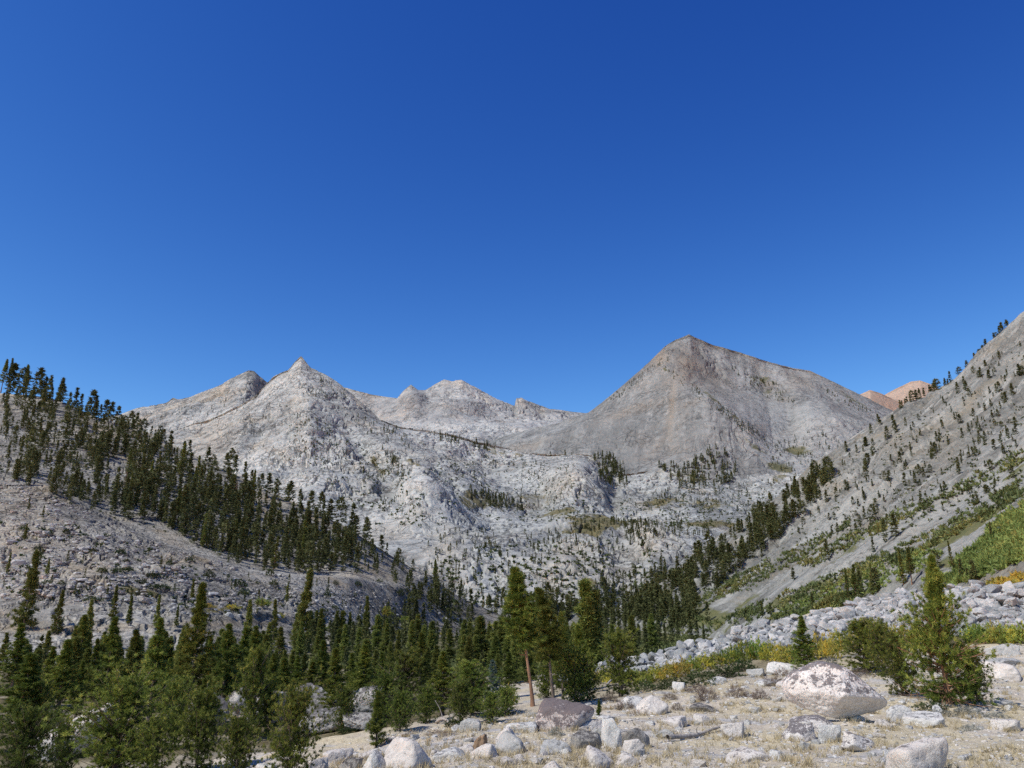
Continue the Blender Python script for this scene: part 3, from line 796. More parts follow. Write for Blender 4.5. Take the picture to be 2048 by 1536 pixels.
# ---------------------------------------------------------------- plant builders (plain arrays)
def blades(C, D, n, L, W, spread, tint, rg):
    """n pointed leaves per clump centre C, spread around direction D; returns V, F, tint"""
    N = len(C)
    d = D[:, None, :] + spread * rg.normal(size=(N, n, 3))
    d /= np.linalg.norm(d, axis=-1, keepdims=True) + 1e-9
    p = np.cross(d, rg.normal(size=(N, n, 3)))
    p /= np.linalg.norm(p, axis=-1, keepdims=True) + 1e-9
    l = L * rg.uniform(.6, 1.15, (N, n, 1)); w = W * rg.uniform(.7, 1.2, (N, n, 1))
    c = C[:, None, :] + .12 * L * rg.normal(size=(N, n, 3))
    V = np.stack([c - p * w * .5, c + p * w * .5, c + d * l], 2).reshape(-1, 3)
    F = np.arange(len(V)).reshape(-1, 3)
    t = np.clip(tint[:, None] + rg.normal(0, .10, (N, n)), 0, 1)
    return V, F, np.repeat(t.ravel(), 3)


def conifer(seed, H, Rr, base=.05, nb=120, ncl=6, nbl=10, L=.25, W=.035, spread=.6, droop=-.15, rise=.5, lean=(0, 0), prof='cone',
            gap=.5, trunk_r=None, sides=6, limb=True, tw=0.0, dead=0):
    """returns trunk (V,F), crown (V,F,tint), dead limbs (V,F)"""
    rg = np.random.default_rng(seed)
    tr = trunk_r or H * .016

    def spine(h):
        t = h / H
        return np.stack([lean[0] * t ** 1.3 * H + tw * H * np.sin(t * 5 + seed) * t, lean[1] * t ** 1.3 * H + tw * H * np.cos(t * 4 + seed) * t, h], -1)
    hs = np.linspace(-.03 * H, H * .985, 12)
    parts = [tube(spine(np.maximum(hs, 0)) + np.stack([0 * hs, 0 * hs, np.minimum(hs, 0)], -1), tr * (1.05 - np.clip(hs / H, 0, 1) * .97) * (1 + .5 * np.exp(-np.clip(hs, 0, None) / (.04 * H))), sides)]
    t = np.sort(rg.uniform(0, 1, nb) ** .9)
    if prof == 'cone':
        r = (1 - t) ** .95 * np.clip(t / .1 + .5, 0, 1) + .012
    elif prof == 'column':
        r = np.clip((1 - t) / .62, 0, 1) ** .85 * np.clip(t / .15 + .5, 0, 1) + .04
    elif prof == 'round':
        r = np.sqrt(np.clip(1 - (2 * t - .85) ** 2 / 1.4, .02, 1))
    elif prof == 'skirt':
        r = np.where(t < .55, 1.0 - .25 * np.abs(t - .2), .78 * np.clip(1 - (t - .40) / .62, 0, 1) ** 1.4 * .9 + .06)
        r = np.where(t > .55, np.minimum(r, .31 * np.clip((1 - t) / .25, .1, 1)), r)
    h = (base + (1 - base) * t) * H
    az = rg.uniform(0, 2 * np.pi, nb)
    lump = .5 + .5 * np.sin(az * 2 + h / H * 17 + seed) * np.sin(az * 3 - h / H * 23 + 2 * seed)
    ln = Rr * r * (1 - gap * lump) * rg.uniform(.6, 1.1, nb)
    el = droop + (rise - droop) * t + rg.normal(0, .16, nb)
    B = spine(h)
    dirh = np.stack([np.cos(az), np.sin(az), 0 * az], -1)
    D = dirh * np.cos(el)[:, None] + np.array([0, 0, 1.0]) * np.sin(el)[:, None]
    cl_t = rg.uniform(.12, 1, (nb, ncl)) ** .75
    cl_t[:, 0] = 1.0
    cur = .22 * rise                                          # tips turn up
    C = B[:, None] + D[:, None] * (ln[:, None] * cl_t)[..., None]
    C[..., 2] += cur * ln[:, None] * cl_t ** 2
    side = np.cross(D, [0, 0, 1.0])
    C += side[:, None] * (rg.normal(0, .22, (nb, ncl)) * ln[:, None] * (.35 + .65 * cl_t))[..., None]
    C[..., 2] += rg.normal(0, .07, (nb, ncl)) * ln[:, None]
    DD = np.repeat(D[:, None], ncl, 1) + np.array([0, 0, .45]) + .25 * rg.normal(size=(nb, ncl, 3))
    DD /= np.linalg.norm(DD, axis=-1, keepdims=True)
    tint = np.clip(.10 + .50 * cl_t + rg.normal(0, .14, (nb, 1)) + rg.normal(0, .20, (nb, ncl)), 0, 1)  # inner clumps tinted darker: shade inside the crown painted into the colour
    CV, CF, CT = blades(C.reshape(-1, 3), DD.reshape(-1, 3), nbl, L, W, spread, tint.ravel(), rg)
    # a dense leading shoot
    k = np.linspace(.86, 1, 7)
    lc = spine(k * H)
    V2, F2, T2 = blades(lc, np.tile([0, 0, 1.0], (7, 1)), nbl, L * .75, W, spread * .45, np.full(7, .6), rg)
    CF = np.concatenate([CF, F2 + len(CV)]); CV = np.concatenate([CV, V2]); CT = np.concatenate([CT, T2])
    if limb:
        for i in range(nb):
            if ln[i] > .25 * Rr:
                q = np.linspace(0, .9, 4)
                pt = B[i] + D[i] * (ln[i] * q)[:, None]; pt[:, 2] += cur * ln[i] * q ** 2
                parts.append(tube(pt, tr * .26 * (1 - .8 * q) * min(1, ln[i] / Rr + .3), 3))
    dl = []
    for i in range(dead):
        hh = rg.uniform(.06, max(base, .12) * 1.0) * H; a = rg.uniform(0, 6.28); q = np.linspace(0, 1, 5); l_ = Rr * rg.uniform(.3, .9)
        pt = spine(np.array([hh]))[0] + np.stack([np.cos(a + .4 * q) * l_ * q, np.sin(a + .4 * q) * l_ * q, l_ * (-.35 * q + .2 * q ** 2)], -1)
        dl.append(tube(pt, tr * .22 * (1 - .8 * q), 4))
        for _ in range(2):
            k = rg.integers(2, 4); dv = rg.normal(0, .3 * l_, 3)
            dl.append(tube(np.stack([pt[k], pt[k] + dv * .5, pt[k] + dv]), tr * np.array([.1, .07, .03]), 3))
    return merge(parts + dl), (CV, CF, CT), None


def shrub(seed, Rx, Ry, H, ncl=160, nbl=8, L=.12, W=.04, spread=.7, up=.6, stems=8):
    rg = np.random.default_rng(seed)
    a = rg.uniform(0, 2 * np.pi, ncl); e = np.arcsin(rg.uniform(0, 1, ncl)); q = rg.uniform(.35, 1, ncl) ** .6
    q *= 1 - .35 * (.5 + .5 * np.sin(a * 3 + seed) * np.sin(e * 5 + seed * 2))
    D = np.stack([np.cos(a) * np.cos(e), np.sin(a) * np.cos(e), np.sin(e)], -1)
    C = D * q[:, None] * np.array([Rx, Ry, H])
    C[:, 2] = np.maximum(C[:, 2], 0) + .02
    DD = D + np.array([0, 0, up]); DD /= np.linalg.norm(DD, axis=-1, keepdims=True)
    t = np.clip(.5 + .35 * np.sin(a * 2 + seed * 3) + rg.normal(0, .2, ncl), 0, 1)
    leaf = blades(C, DD, nbl, L, W, spread, t, rg)
    st = []
    for i in range(stems):
        k = rg.integers(0, ncl)
        qq = np.linspace(0, 1, 4)[:, None]
        st.append(tube(C[k] * qq * .95 + np.array([0, 0, -.05 * H]), .02 * max(H, .4) * np.array([1, .8, .5, .25]), 4))
    return leaf, merge(st)


def plant_proto(kind, tri, leafname, leafmat, woodmat, smooth=False):
    """template meshes (wood, leaves, dead limbs) shared by every copy"""
    wood, crown, dead = tri
    return (mk_mesh('trunk', wood[0], wood[1], woodmat, smooth=True), mk_mesh('crown', crown[0], crown[1], leafmat, attrs={'tint': crown[2]}),
            mk_mesh('dead_branches', dead[0], dead[1], M['deadwood'], smooth=True) if dead else None)


def plant_thing(kind, protos, p, rotz, scale, label, cat, group=None, parts=('trunk', 'crown', 'dead_branches'), tilt=(0, 0)):
    o = link(kind, None, p, (tilt[0], tilt[1], rotz), scale if isinstance(scale, tuple) else (scale,) * 3)
    o.empty_display_size = .3
    tag(o, label, cat, group)
    for nm, me in zip(parts, protos):
        if me is not None:
            link(nm, me, parent=o)
    return o


in_poly = in_poly_


def sample_poly(poly, n, rg, cluster=0.0):
    P = np.array(poly, float); lo, hi = P.min(0), P.max(0)
    out = []
    ph = rg.uniform(0, 100, 2)
    while len(out) < n:
        q = rg.uniform(lo, hi, (600, 2))
        q = q[in_poly(q[:, 0], q[:, 1], P)]
        if cluster:
            d = pnoise(q / 45.0 + ph) + .5 * pnoise(q / 18.0 + ph)
            q = q[d > rg.uniform(-.6, .6, len(q)) * (2 - cluster) + .25 * cluster]
        out += list(q)
    return np.array(out[:n])


def surf(px, py, layers):
    best = None
    for L in layers:
        if L is None:
            u, v = ray(px, py)
            z = gz(u * YS, YS); ok = z / YS >= v
            p = np.array([u * YS[np.argmax(ok)], YS[np.argmax(ok)], z[np.argmax(ok)]]) if ok.any() else None
            if p is not None and p[1] > 149: p = None
        else:
            p = hit(L, px, py)
        if p is not None and (best is None or p[1] < best[1]):
            best = p
    return best


# ---------------------------------------------------------------- pines near the camera: (px, base, top, width, sort, label)
NEAR = [
    (1066, 1413, 1150, 100, 'bare', 'tall pine leaning over the dark lichened boulder, bare reddish trunk below a narrow crown'),
    (1108, 1408, 1192, 92, 'bare2', 'pine with grey bare trunk and dead lower limbs beside the taller reddish leaning pine'),
    (1126, 1398, 1238, 74, 'young', 'slim young pine behind the pair of bare-trunked pines'),
    (1242, 1393, 1283, 118, 'round', 'bushy dark pine standing alone before the low end of the grey talus ridge'),
    (1898, 1408, 1128, 178, 'skirt', 'large windswept pine with wide skirt and narrow top behind the biggest lichened boulder'),
    (1733, 1346, 1256, 150, 'round', 'low spreading dark pine between the biggest boulder and the yellow willows'),
    (1613, 1352, 1240, 96, 'cone', 'small upright pine rising behind the left end of the biggest boulder'),
    (1199, 1441, 1404, 22, 'young', 'tiny pine seedling behind the cluster of dark angular rocks'),
    (752, 1495, 1393, 66, 'young', 'thin young pine growing by the large pale boulder at the bench edge'),
    (664, 1452, 1308, 120, 'cone', 'pine with visible leaning trunk in front of the shaded rock outcrop'),
    (376, 1452, 1182, 150, 'cone', 'tallest full pine of the near thicket, pointed top against the pale hillside'),
    (298, 1440, 1250, 124, 'cone', 'dense conical pine next to the tallest pine of the near thicket'),
    (205, 1432, 1248, 122, 'cone', 'dark conical pine above the tilted pale slab'),
    (440, 1452, 1262, 124, 'cone', 'broad green pine beside the smaller rock outcrop'),
    (497, 1480, 1330, 110, 'round', 'pine with dark twisted trunk before the smaller rock outcrop'),
    (32, 1500, 1322, 200, 'cone', 'very dark broad pine cut by the edge of the picture'),
    (112, 1446, 1292, 136, 'cone', 'shaded pine just behind the tilted pale slab'),
    (228, 1556, 1400, 290, 'bush', 'wide bushy pine spreading beside the tilted pale slab'),
    (582, 1560, 1424, 176, 'bush', 'bright green bushy pine below the shaded rock outcrop'),
    (560, 1446, 1328, 116, 'cone', 'ragged pine between the two rock outcrops'),
    (392, 1545, 1420, 180, 'bush', 'bushy pine hiding the foot of the smaller rock outcrop'),
    (36, 1580, 1456, 190, 'bush', 'low dark pine bush in the bottom corner under the darkest pine'),
    (470, 1560, 1462, 130, 'bush', 'small pine bush between two larger bushy pines at the lower edge'),
    (724, 1425, 1300, 116, 'cone', 'pine just past the far end of the shaded rock outcrop'),
    (806, 1428, 1325, 124, 'round', 'spreading pine behind the pale green willow clump'),
    (884, 1432, 1312, 124, 'cone', 'full green pine behind the rounded blue-grey boulder'),
    (944, 1430, 1340, 124, 'round', 'low broad pine next to the blue-green fir'),
    (1010, 1432, 1388, 74, 'bush', 'pine bush at the foot of the leaning reddish pine'),
    (1175, 1402, 1330, 96, 'bush', 'dark pine bush at the low end of the talus ridge'),
    (150, 1380, 1240, 96, 'cone', 'mid-sized pine peeping over the darkest pines'),
    (20, 1400, 1258, 110, 'cone', 'pine with open top at the edge of the picture above the darkest pine'),
    (640, 1400, 1290, 96, 'cone', 'pine directly behind the shaded rock outcrop'),
    (256, 1400, 1270, 100, 'cone', 'pine half hidden behind the dense conical pair'),
    (500, 1400, 1262, 100, 'cone', 'pine standing behind the pine with twisted trunk'),
    (840, 1395, 1275, 90, 'cone', 'pine rising above the pale green willow clump'),
    (1160, 1385, 1262, 70, 'young', 'thin pine at the tip of the talus ridge'),
    (340, 1500, 1395, 120, 'bush', 'rounded pine beneath the tallest pine of the near thicket'),
    (118, 1560, 1470, 110, 'bush', 'small pine bush overlapping the foot of the tilted pale slab'),
    (1806, 1392, 1300, 120, 'bush', 'low bushy pine arm spreading from the windswept pine towards the biggest boulder'),
    (1772, 1352, 1272, 120, 'bush', 'low bushy pine joining the spreading dark pine to the windswept pine'),
    (1955, 1402, 1320, 110, 'bush', 'low bushy pine on the outer side of the windswept pine'),
    (1092, 1398, 1340, 70, 'bush', 'dark spreading pine filling the space behind the two bare-trunked pines'),
    (1018, 1392, 1312, 70, 'cone', 'pine standing close beside the leaning reddish trunk'),
    (1150, 1404, 1322, 110, 'bush', 'pine thicket between the slim young pine and the lone bushy pine'),
    (852, 1446, 1392, 80, 'bush', 'dark pine bush just beyond the bench behind the rotten stump'),
    (985, 1446, 1400, 80, 'bush', 'dark pine bush between the rounded blue-grey boulder and the leaning reddish pine'),
    (800, 1462, 1402, 90, 'bush', 'pine bush over the brushy patch behind the large pale boulder'),
    (300, 1560, 1470, 130, 'bush', 'bright pine bush between the wide bushy pine and the smaller outcrop'),
    (530, 1470, 1390, 110, 'bush', 'pine bush filling the gap between the two rock outcrops'),
    (690, 1462, 1395, 90, 'bush', 'pine bush leaning against the shaded rock outcrop'),
    (770, 1448, 1370, 110, 'bush', 'dense pine bush at the far end of the shaded rock outcrop'),
    (70, 1500, 1400, 110, 'bush', 'shaded pine bush beside the darkest pine'),
    (620, 1410, 1330, 90, 'cone', 'short pine rising behind the shaded rock outcrop'),
    (920, 1448, 1385, 90, 'bush', 'dark pine bush at the edge of the bench by the rounded blue-grey boulder'),
]
rn = np.random.default_rng(88)
for q in [(60, 1392), (90, 1415), (180, 1398), (240, 1432), (270, 1388), (330, 1420), (350, 1390), (410, 1405), (460, 1422), (480, 1392), (540, 1410), (590, 1396), (700, 1402), (760, 1404), (150, 1440), (400, 1470), (540, 1452)]:
    hh = rn.uniform(78, 128)
    NEAR.append((q[0], q[1], q[1] - hh, hh * rn.uniform(.6, .85), 'cone', None))
SORT = {
    'cone': dict(Rr=.25, base=.07, nb=190, ncl=6, nbl=24, L=.031, W=.0044, gap=.62, droop=-.1, rise=.75, prof='cone', spread=.75),
    'bare': dict(Rr=.14, base=.42, nb=190, ncl=6, nbl=24, L=.034, W=.0044, gap=.66, droop=-.2, rise=.7, prof='column', lean=(-.115, .02), tw=.014, dead=4, trunk_r=.0105, spread=.75),
    'bare2': dict(Rr=.16, base=.38, nb=180, ncl=6, nbl=24, L=.036, W=.0046, gap=.66, droop=-.2, rise=.7, prof='column', lean=(-.10, .02), tw=.018, dead=9, trunk_r=.012, spread=.75),
    'young': dict(Rr=.26, base=.05, nb=90, ncl=5, nbl=20, L=.065, W=.008, gap=.55, droop=.2, rise=1.0, prof='cone', spread=.6),
    'round': dict(Rr=.56, base=.04, nb=150, ncl=7, nbl=26, L=.05, W=.007, gap=.72, droop=.05, rise=.9, prof='round', tw=.03, dead=4, trunk_r=.035, spread=1.0),
    'bush': dict(Rr=.85, base=.02, nb=210, ncl=8, nbl=28, L=.05, W=.0075, gap=.72, droop=.1, rise=1.0, prof='round', tw=.03, dead=5, trunk_r=.03, spread=1.0),
    'skirt': dict(Rr=.44, base=.02, nb=330, ncl=8, nbl=26, L=.036, W=.0046, gap=.62, droop=-.05, rise=.8, prof='skirt', lean=(.02, 0), tw=.012, dead=8, trunk_r=.024, spread=.75),
}
PROTO = {}


def near_proto(sort, k):
    key = (sort, k)
    if key not in PROTO:
        d = dict(SORT[sort])
        PROTO[key] = plant_proto('pine', conifer(100 + 17 * k + len(sort), 1.0, sides=8, **d), 'crown', M['pine'], M['bark_red'] if sort in ('bare', 'skirt') else M['bark_grey'])
    return PROTO[key]


SUBST = {'bare': 0.14 * 2, 'bare2': .16 * 2, 'cone': .5 * .95, 'young': .52 * .9, 'round': 1.0, 'bush': 1.5, 'skirt': .74}
n_of = {}
for (px, by, ty, w, sort, label) in NEAR:
    p = gpt(px, min(by, 1535)) if by <= 1535 else gpt(px, 1535) * np.array([1, 1, 1])
    if by > 1535:                       # stands a little nearer, just below the frame
        u, v = ray(px, by); z = gz(u * YS, YS); k = np.argmax(z / YS >= v); p = np.array([u * YS[k], YS[k], z[k]])
    m = mpp(p); H = (by - ty) * m * 1.02
    k = n_of.get(sort, 0); n_of[sort] = k + 1
    pr = near_proto(sort, k % {'cone': 5, 'young': 2, 'round': 3, 'bush': 4}.get(sort, 1))
    wx = w * m / SUBST[sort]
    rz = 0 if sort in ('bare', 'bare2', 'skirt') else rng.uniform(0, 6.28)
    plant_thing('pine_tree', pr, tuple(p - np.array([0, 0, .03])), rz, (wx, wx, H), label or 'green young pine packed in the near thicket below the rocky knoll', 'pine tree', None if label else 'young pines of the near thicket')

# blue-green fir among the willows
p = gpt(985, 1404); m = mpp(p); H = 76 * m
pr = plant_proto('fir', conifer(77, 1.0, .33, base=.03, nb=90, ncl=7, nbl=9, L=.07, W=.018, gap=.25, droop=-.05, rise=.35, prof='cone', spread=.4), 'crown', M['fir_blue'], M['bark_grey'])
plant_thing('fir_tree', pr, tuple(p), .4, H, 'small blue-green fir with tiered branches among yellow willows', 'fir tree')

# ---------------------------------------------------------------- hillside conifers
HILLP = []
for k in range(10):
    sort = ('cone', 'cone', 'cone', 'column', 'cone', 'cone', 'cone', 'cone', 'column', 'cone')[k]
    rr = (.135, .105, .16, .08, .12, .14, .11, .12, .085, .15)[k]
    HILLP.append(plant_proto('conifer', conifer(300 + k, 1.0, rr, base=(.06, .14, .05, .18, .08, .14, .22, .05, .10, .3)[k], nb=150, ncl=5, nbl=6, L=.036, W=.012, gap=.45,
                 droop=-.35, rise=.45, prof=sort, spread=.6, trunk_r=.012, sides=5, limb=False, lean=(.01 * math.sin(k), 0)), 'crown', M['conifer'], M['bark_far']))
VALP = []
for k in range(6):
    VALP.append(plant_proto('conifer', conifer(400 + k, 1.0, (.17, .20, .15, .19, .16, .22)[k], base=(.05, .04, .08, .05, .12, .04)[k], nb=170, ncl=6, nbl=8, L=.05, W=.012, gap=.55,
                droop=-.2, rise=.6, prof='cone', spread=.65, trunk_r=.014, sides=5, limb=False), 'crown', M['conifer'], M['bark_grey']))
FARP = []
for k in range(5):
    w_, c_, _ = conifer(500 + k, 1.0, (.12, .14, .10, .18, .13)[k], base=.05, nb=75, ncl=3, nbl=3, L=.075, W=.034, gap=.35, droop=-.3, rise=.3, prof=('cone', 'column', 'column', 'round', 'cone')[k], spread=.8, limb=False, sides=3)
    FARP.append(c_)

trees = []          # (pixel height, point, height m, group key)
rt = np.random.default_rng(21)


def add_tree(p, hpx, key, label=None):
    if p is None: return
    trees.append([hpx, p, hpx * mpp(p) * 1.03, key, label])


LH = [lefth]; RH = [righth]
# skyline of the left hillside (px, height in photo pixels)
for px, hpx in [(3, 66), (12, 72), (22, 60), (33, 64), (42, 50), (56, 40), (68, 56), (76, 44), (86, 30), (99, 46), (110, 38), (122, 50), (131, 38), (147, 20), (158, 44), (166, 36), (172, 26), (188, 36),
                (194, 52), (200, 30), (213, 42), (229, 40), (238, 36), (246, 22), (262, 34), (272, 30), (284, 34), (296, 26), (310, 20), (322, 28), (396, 30), (374, 22), (340, 26), (352, 30), (430, 34), (438, 24), (462, 40), (470, 52), (486, 44), (500, 40), (512, 30), (528, 22),
                (545, 32), (556, 40), (570, 26), (590, 34), (600, 42), (612, 36), (640, 44), (652, 50), (664, 38), (680, 44), (698, 56), (716, 60), (728, 40), (744, 50), (790, 26), (772, 34), (806, 28), (835, 22)]:
    q = crest_pt(lefth, px); q[1] -= rt.uniform(2, 16); q[2] -= 1.5
    add_tree(q, hpx * .98, 'ridge')
# dense belt across it
for q in sample_poly([(0, 905), (60, 900), (130, 870), (230, 900), (300, 900), (400, 940), (470, 990), (560, 1020), (640, 1060), (740, 1095), (760, 1150), (640, 1150), (520, 1150), (440, 1120), (330, 1060), (200, 1030), (130, 1000), (0, 950)], 420, rt, .5):
    add_tree(surf(q[0], q[1], LH), 18 + 42 * rt.beta(1.7, 2.6), 'belt')
for q in sample_poly([(180, 1000), (330, 1050), (440, 1120), (520, 1148), (700, 1150), (690, 1090), (560, 1020), (420, 960), (300, 930)], 170, rt, .4):
    add_tree(surf(q[0], q[1], LH), 24 + 46 * rt.beta(1.8, 2.4), 'belt')
for q in sample_poly([(0, 805), (100, 800), (230, 850), (330, 890), (330, 930), (150, 900), (0, 900)], 130, rt, .4):
    add_tree(surf(q[0], q[1], LH), 14 + 40 * rt.beta(1.5, 2.4), 'upper')
for q in sample_poly([(740, 1105), (800, 1130), (930, 1200), (960, 1240), (880, 1230), (800, 1180), (740, 1150)], 60, rt):
    add_tree(surf(q[0], q[1], LH), rt.uniform(14, 34), 'tail')
for q in sample_poly([(860, 1190), (1000, 1236), (1000, 1262), (800, 1262), (760, 1236)], 24, rt):
    add_tree(surf(q[0], q[1], [lefth, valley]), rt.uniform(20, 46), 'tail')
for q in sample_poly([(0, 1000), (200, 1050), (420, 1140), (640, 1170), (860, 1210), (900, 1240), (600, 1235), (300, 1210), (0, 1190)], 46, rt, .6):
    add_tree(surf(q[0], q[1], LH), 9 + 20 * rt.beta(1.4, 2.5), 'tail')
# lone trees on the rocky knoll and below it
ONE = [(45, 1260, 1110, .22, 'big dark conifer with reddish trunk foot standing alone below the rocky knoll'),
       (600, 1312, 1148, .22, 'tall open-branched conifer on twin dark trunks rising above the valley wood'),
       (736, 1292, 1200, .2, 'full conifer standing above the valley wood near a yellow willow patch'),
       (226, 1238, 1176, .2, 'narrow conifer on the pale rocks below the knoll, upper of two'), (256, 1252, 1196, .2, 'smaller conifer just below the narrow one on the pale rocks'),
       (311, 1258, 1198, .2, 'slender conifer on dry ground at the foot of the knoll'), (110, 1268, 1188, .2, 'conifer next to the big lone dark conifer, half its height'), (172, 1296, 1206, .2, 'leaning full conifer on the dry flat below the knoll'),
       (386, 1205, 1166, .2, 'small conifer beside the orange brush patch'), (352, 1252, 1214, .2, 'stubby conifer on the dry flat'), (874, 1172, 1122, .2, 'lone conifer on the shoulder where the hillside meets the canyon'),
       (495, 1300, 1208, .2, 'slim dark conifer left of the tall open-branched one'), (12, 1150, 1112, .2, 'small conifer on the knoll near the big lone one'), (545, 1285, 1205, .2, 'conifer just beside the tall open-branched one'),
       (48, 1082, 1050, .2, 'short conifer on the bare knoll'), (94, 1150, 1120, .2, 'squat conifer on the bare knoll face'), (700, 1290, 1230, .2, 'conifer beside the full conifer above the valley wood'), (575, 1205, 1170, .2, 'small conifer among rocks above the tall open-branched one')]
for (px, by, ty, _, lab) in ONE:
    add_tree(surf(px, by, [None, lefth, valley]), by - ty, 'one', lab)
# right hillside, skyline
for px in np.concatenate([np.linspace(1806, 1880, 14), [1893, 1898, 1907, 1916, 1935, 1950, 1969, 1981, 1990, 2001, 2010, 2020, 2030, 2041, 2046, 1985, 2036]]):
    q = crest_pt(righth, px + rt.uniform(-2, 2)); q[1] -= rt.uniform(2, 20); q[2] -= 2
    add_tree(q, rt.uniform(12, 26), 'rsky')
for (px, by, hpx) in [(1778, 828, 16), (1796, 858, 28), (1800, 868, 26), (1758, 846, 18), (1768, 850, 16), (1700, 905, 22), (1752, 870, 20), (1783, 878, 24), (1640, 940, 14)]:
    add_tree(surf(px, by, RH), hpx, 'rslope')
for q in sample_poly([(1180, 1252), (1290, 1205), (1420, 1105), (1500, 1055), (1560, 1010), (1640, 950), (1690, 940), (1640, 1010), (1560, 1090), (1440, 1180), (1320, 1242), (1240, 1262)], 420, rt, .25):
    add_tree(surf(q[0], q[1], RH + [valley]), 13 + 27 * rt.beta(1.6, 2.2), 'rbelt')
for q in sample_poly([(1640, 960), (1760, 870), (1880, 800), (2048, 680), (2048, 980), (1900, 1040), (1700, 1080), (1600, 1090)], 320, rt, .35):
    add_tree(surf(q[0], q[1], RH), 5 + 25 * rt.beta(1.3, 2.8), 'rslope')
for (px, by, ty) in [(1697, 1206, 1142), (1709, 1204, 1134), (1724, 1200, 1146), (1754, 1192, 1130), (1768, 1188, 1138), (1816, 1174, 1106), (1832, 1170, 1100), (1917, 1149, 1086), (1937, 1166, 1124), (1950, 1166, 1140), (1964, 1170, 1124),
                     (1667, 1121, 1082), (1638, 1225, 1188), (1600, 1162, 1138), (1886, 1142, 1106), (1543, 1232, 1212), (1555, 1230, 1208), (1780, 1085, 1040), (1800, 1075, 1030), (1755, 1105, 1075), (1990, 1080, 1050), (1546, 1060, 1012), (1560, 1055, 1020)]:
    add_tree(surf(px, by, RH), by - ty, 'rfoot')
for q in sample_poly([(960, 1232), (1100, 1222), (1230, 1212), (1330, 1196), (1400, 1180), (1430, 1262), (960, 1268)], 190, rt, .2):
    add_tree(surf(q[0], q[1], [righth, valley, gran]), 20 + 26 * rt.beta(1.6, 2.0), 'rbelt')
# wood on the valley floor
for q in sample_poly([(0, 1350), (0, 1420), (420, 1420), (560, 1380), (560, 1350)], 34, rt):
    p = surf(q[0], q[1], [None, valley, lefth])
    if p is not None: trees.append([0, p, rt.uniform(2.5, 4.8), 'valley', None]); trees[-1][0] = trees[-1][2] / mpp(p)
for q in sample_poly([(0, 1334), (0, 1385), (400, 1395), (900, 1385), (1100, 1372), (1160, 1340), (1330, 1302), (1420, 1280), (1420, 1262), (1200, 1262), (1000, 1272), (800, 1292), (500, 1318), (200, 1325)], 210, rt):
    p = surf(q[0], q[1], [None, valley, lefth])
    if p is not None: trees.append([0, p, (2.0 + 3.2 * rt.beta(1.5, 2.2)) if p[1] < 115 else (3.2 + 5.0 * rt.beta(1.6, 2.2)), 'valley', None]); trees[-1][0] = trees[-1][2] / mpp(p)
for q in sample_poly([(560, 1285), (800, 1270), (1000, 1258), (1200, 1252), (1400, 1262), (1400, 1285), (1150, 1345), (900, 1330), (650, 1325)], 260, rt):
    p = surf(q[0], q[1], [None, valley, lefth])
    if p is not None: trees.append([0, p, (4.0 + 6.0 * rt.beta(1.6, 2.2)), 'valley', None]); trees[-1][0] = trees[-1][2] / mpp(p)
trees.sort(key=lambda t: (t[4] is None, -t[0]))
N_NEAR = len(NEAR) + 1
BIG, REST = trees[:296 - N_NEAR], trees[296 - N_NEAR:]
TXT = {'ridge': ('conifer on the skyline of the hillside, dark against blue sky', 'conifers along the hillside skyline'),
       'belt': ('dark conifer crowded in the dense belt across the rocky hillside', 'conifers of the hillside belt'),
       'upper': ('dark conifer scattered over pale rock between the belt and the skyline', 'conifers on the upper hillside'),
       'tail': ('small conifer sprinkled over the bare rocky lower hillside', 'conifers on the bare lower hillside'),
       'rsky': ('small dark conifer on the steep grey ridge line', 'conifers along the steep grey ridge line'),
       'rslope': ('dark conifer scattered on the steep grey scree slope', 'conifers on the grey scree slope'),
       'rbelt': ('dark conifer in the band at the foot of the grey scree slope', 'conifers at the foot of the scree slope'),
       'rfoot': ('dark conifer just beyond the talus ridge, on shrubby green scree', 'conifers beyond the talus ridge'),
       'valley': ('green conifer packed in the wood on the valley floor', 'conifers of the valley wood')}
for i, (hpx, p, H, key, lab) in enumerate(BIG):
    k = int(rt.integers(0, len(HILLP)))
    wv = rt.uniform(.8, 1.45)
    if key == 'valley': wv = rt.uniform(1.2, 2.0)
    if key == 'one': k = i; wv = .95
    if key in ('rslope', 'rbelt', 'rsky'): wv = rt.uniform(1.0, 1.8)
    trunk, crown, _ = VALP[k % 6] if key in ('valley', 'one') else HILLP[k]
    g = TXT.get(key)
    plant_thing('conifer', (trunk, crown), tuple(p - np.array([0, 0, .01 * H])), rt.uniform(0, 6.28), (H * wv, H * wv, H), lab or g[0], 'conifer', None if lab else g[1], tilt=(rt.normal(0, .03), rt.normal(0, .03)))

# a few dead ones
dead_p = plant_proto('conifer', conifer(901, 1.0, .12, base=.08, nb=90, ncl=3, nbl=4, L=.04, W=.008, gap=.5, droop=-.4, rise=.3, prof='cone', spread=.8, trunk_r=.012, sides=5), 'crown', M['drybrush'], M['deadwood'])
for (px, by, hpx, lab) in [(245, 1008, 62, 'grey dead conifer standing bleached in the dark hillside belt'), (1309, 1296, 44, 'reddish dead conifer at the edge of the valley wood near the scree foot'),
                           (470, 1010, 50, 'bare grey snag by the skyline of the hillside'), (365, 1070, 46, 'thin dead conifer low in the hillside belt')]:
    p = surf(px, by, [None, lefth, righth, valley])
    plant_thing('conifer', dead_p[:2], tuple(p), 1.0, hpx * mpp(p), lab, 'conifer')

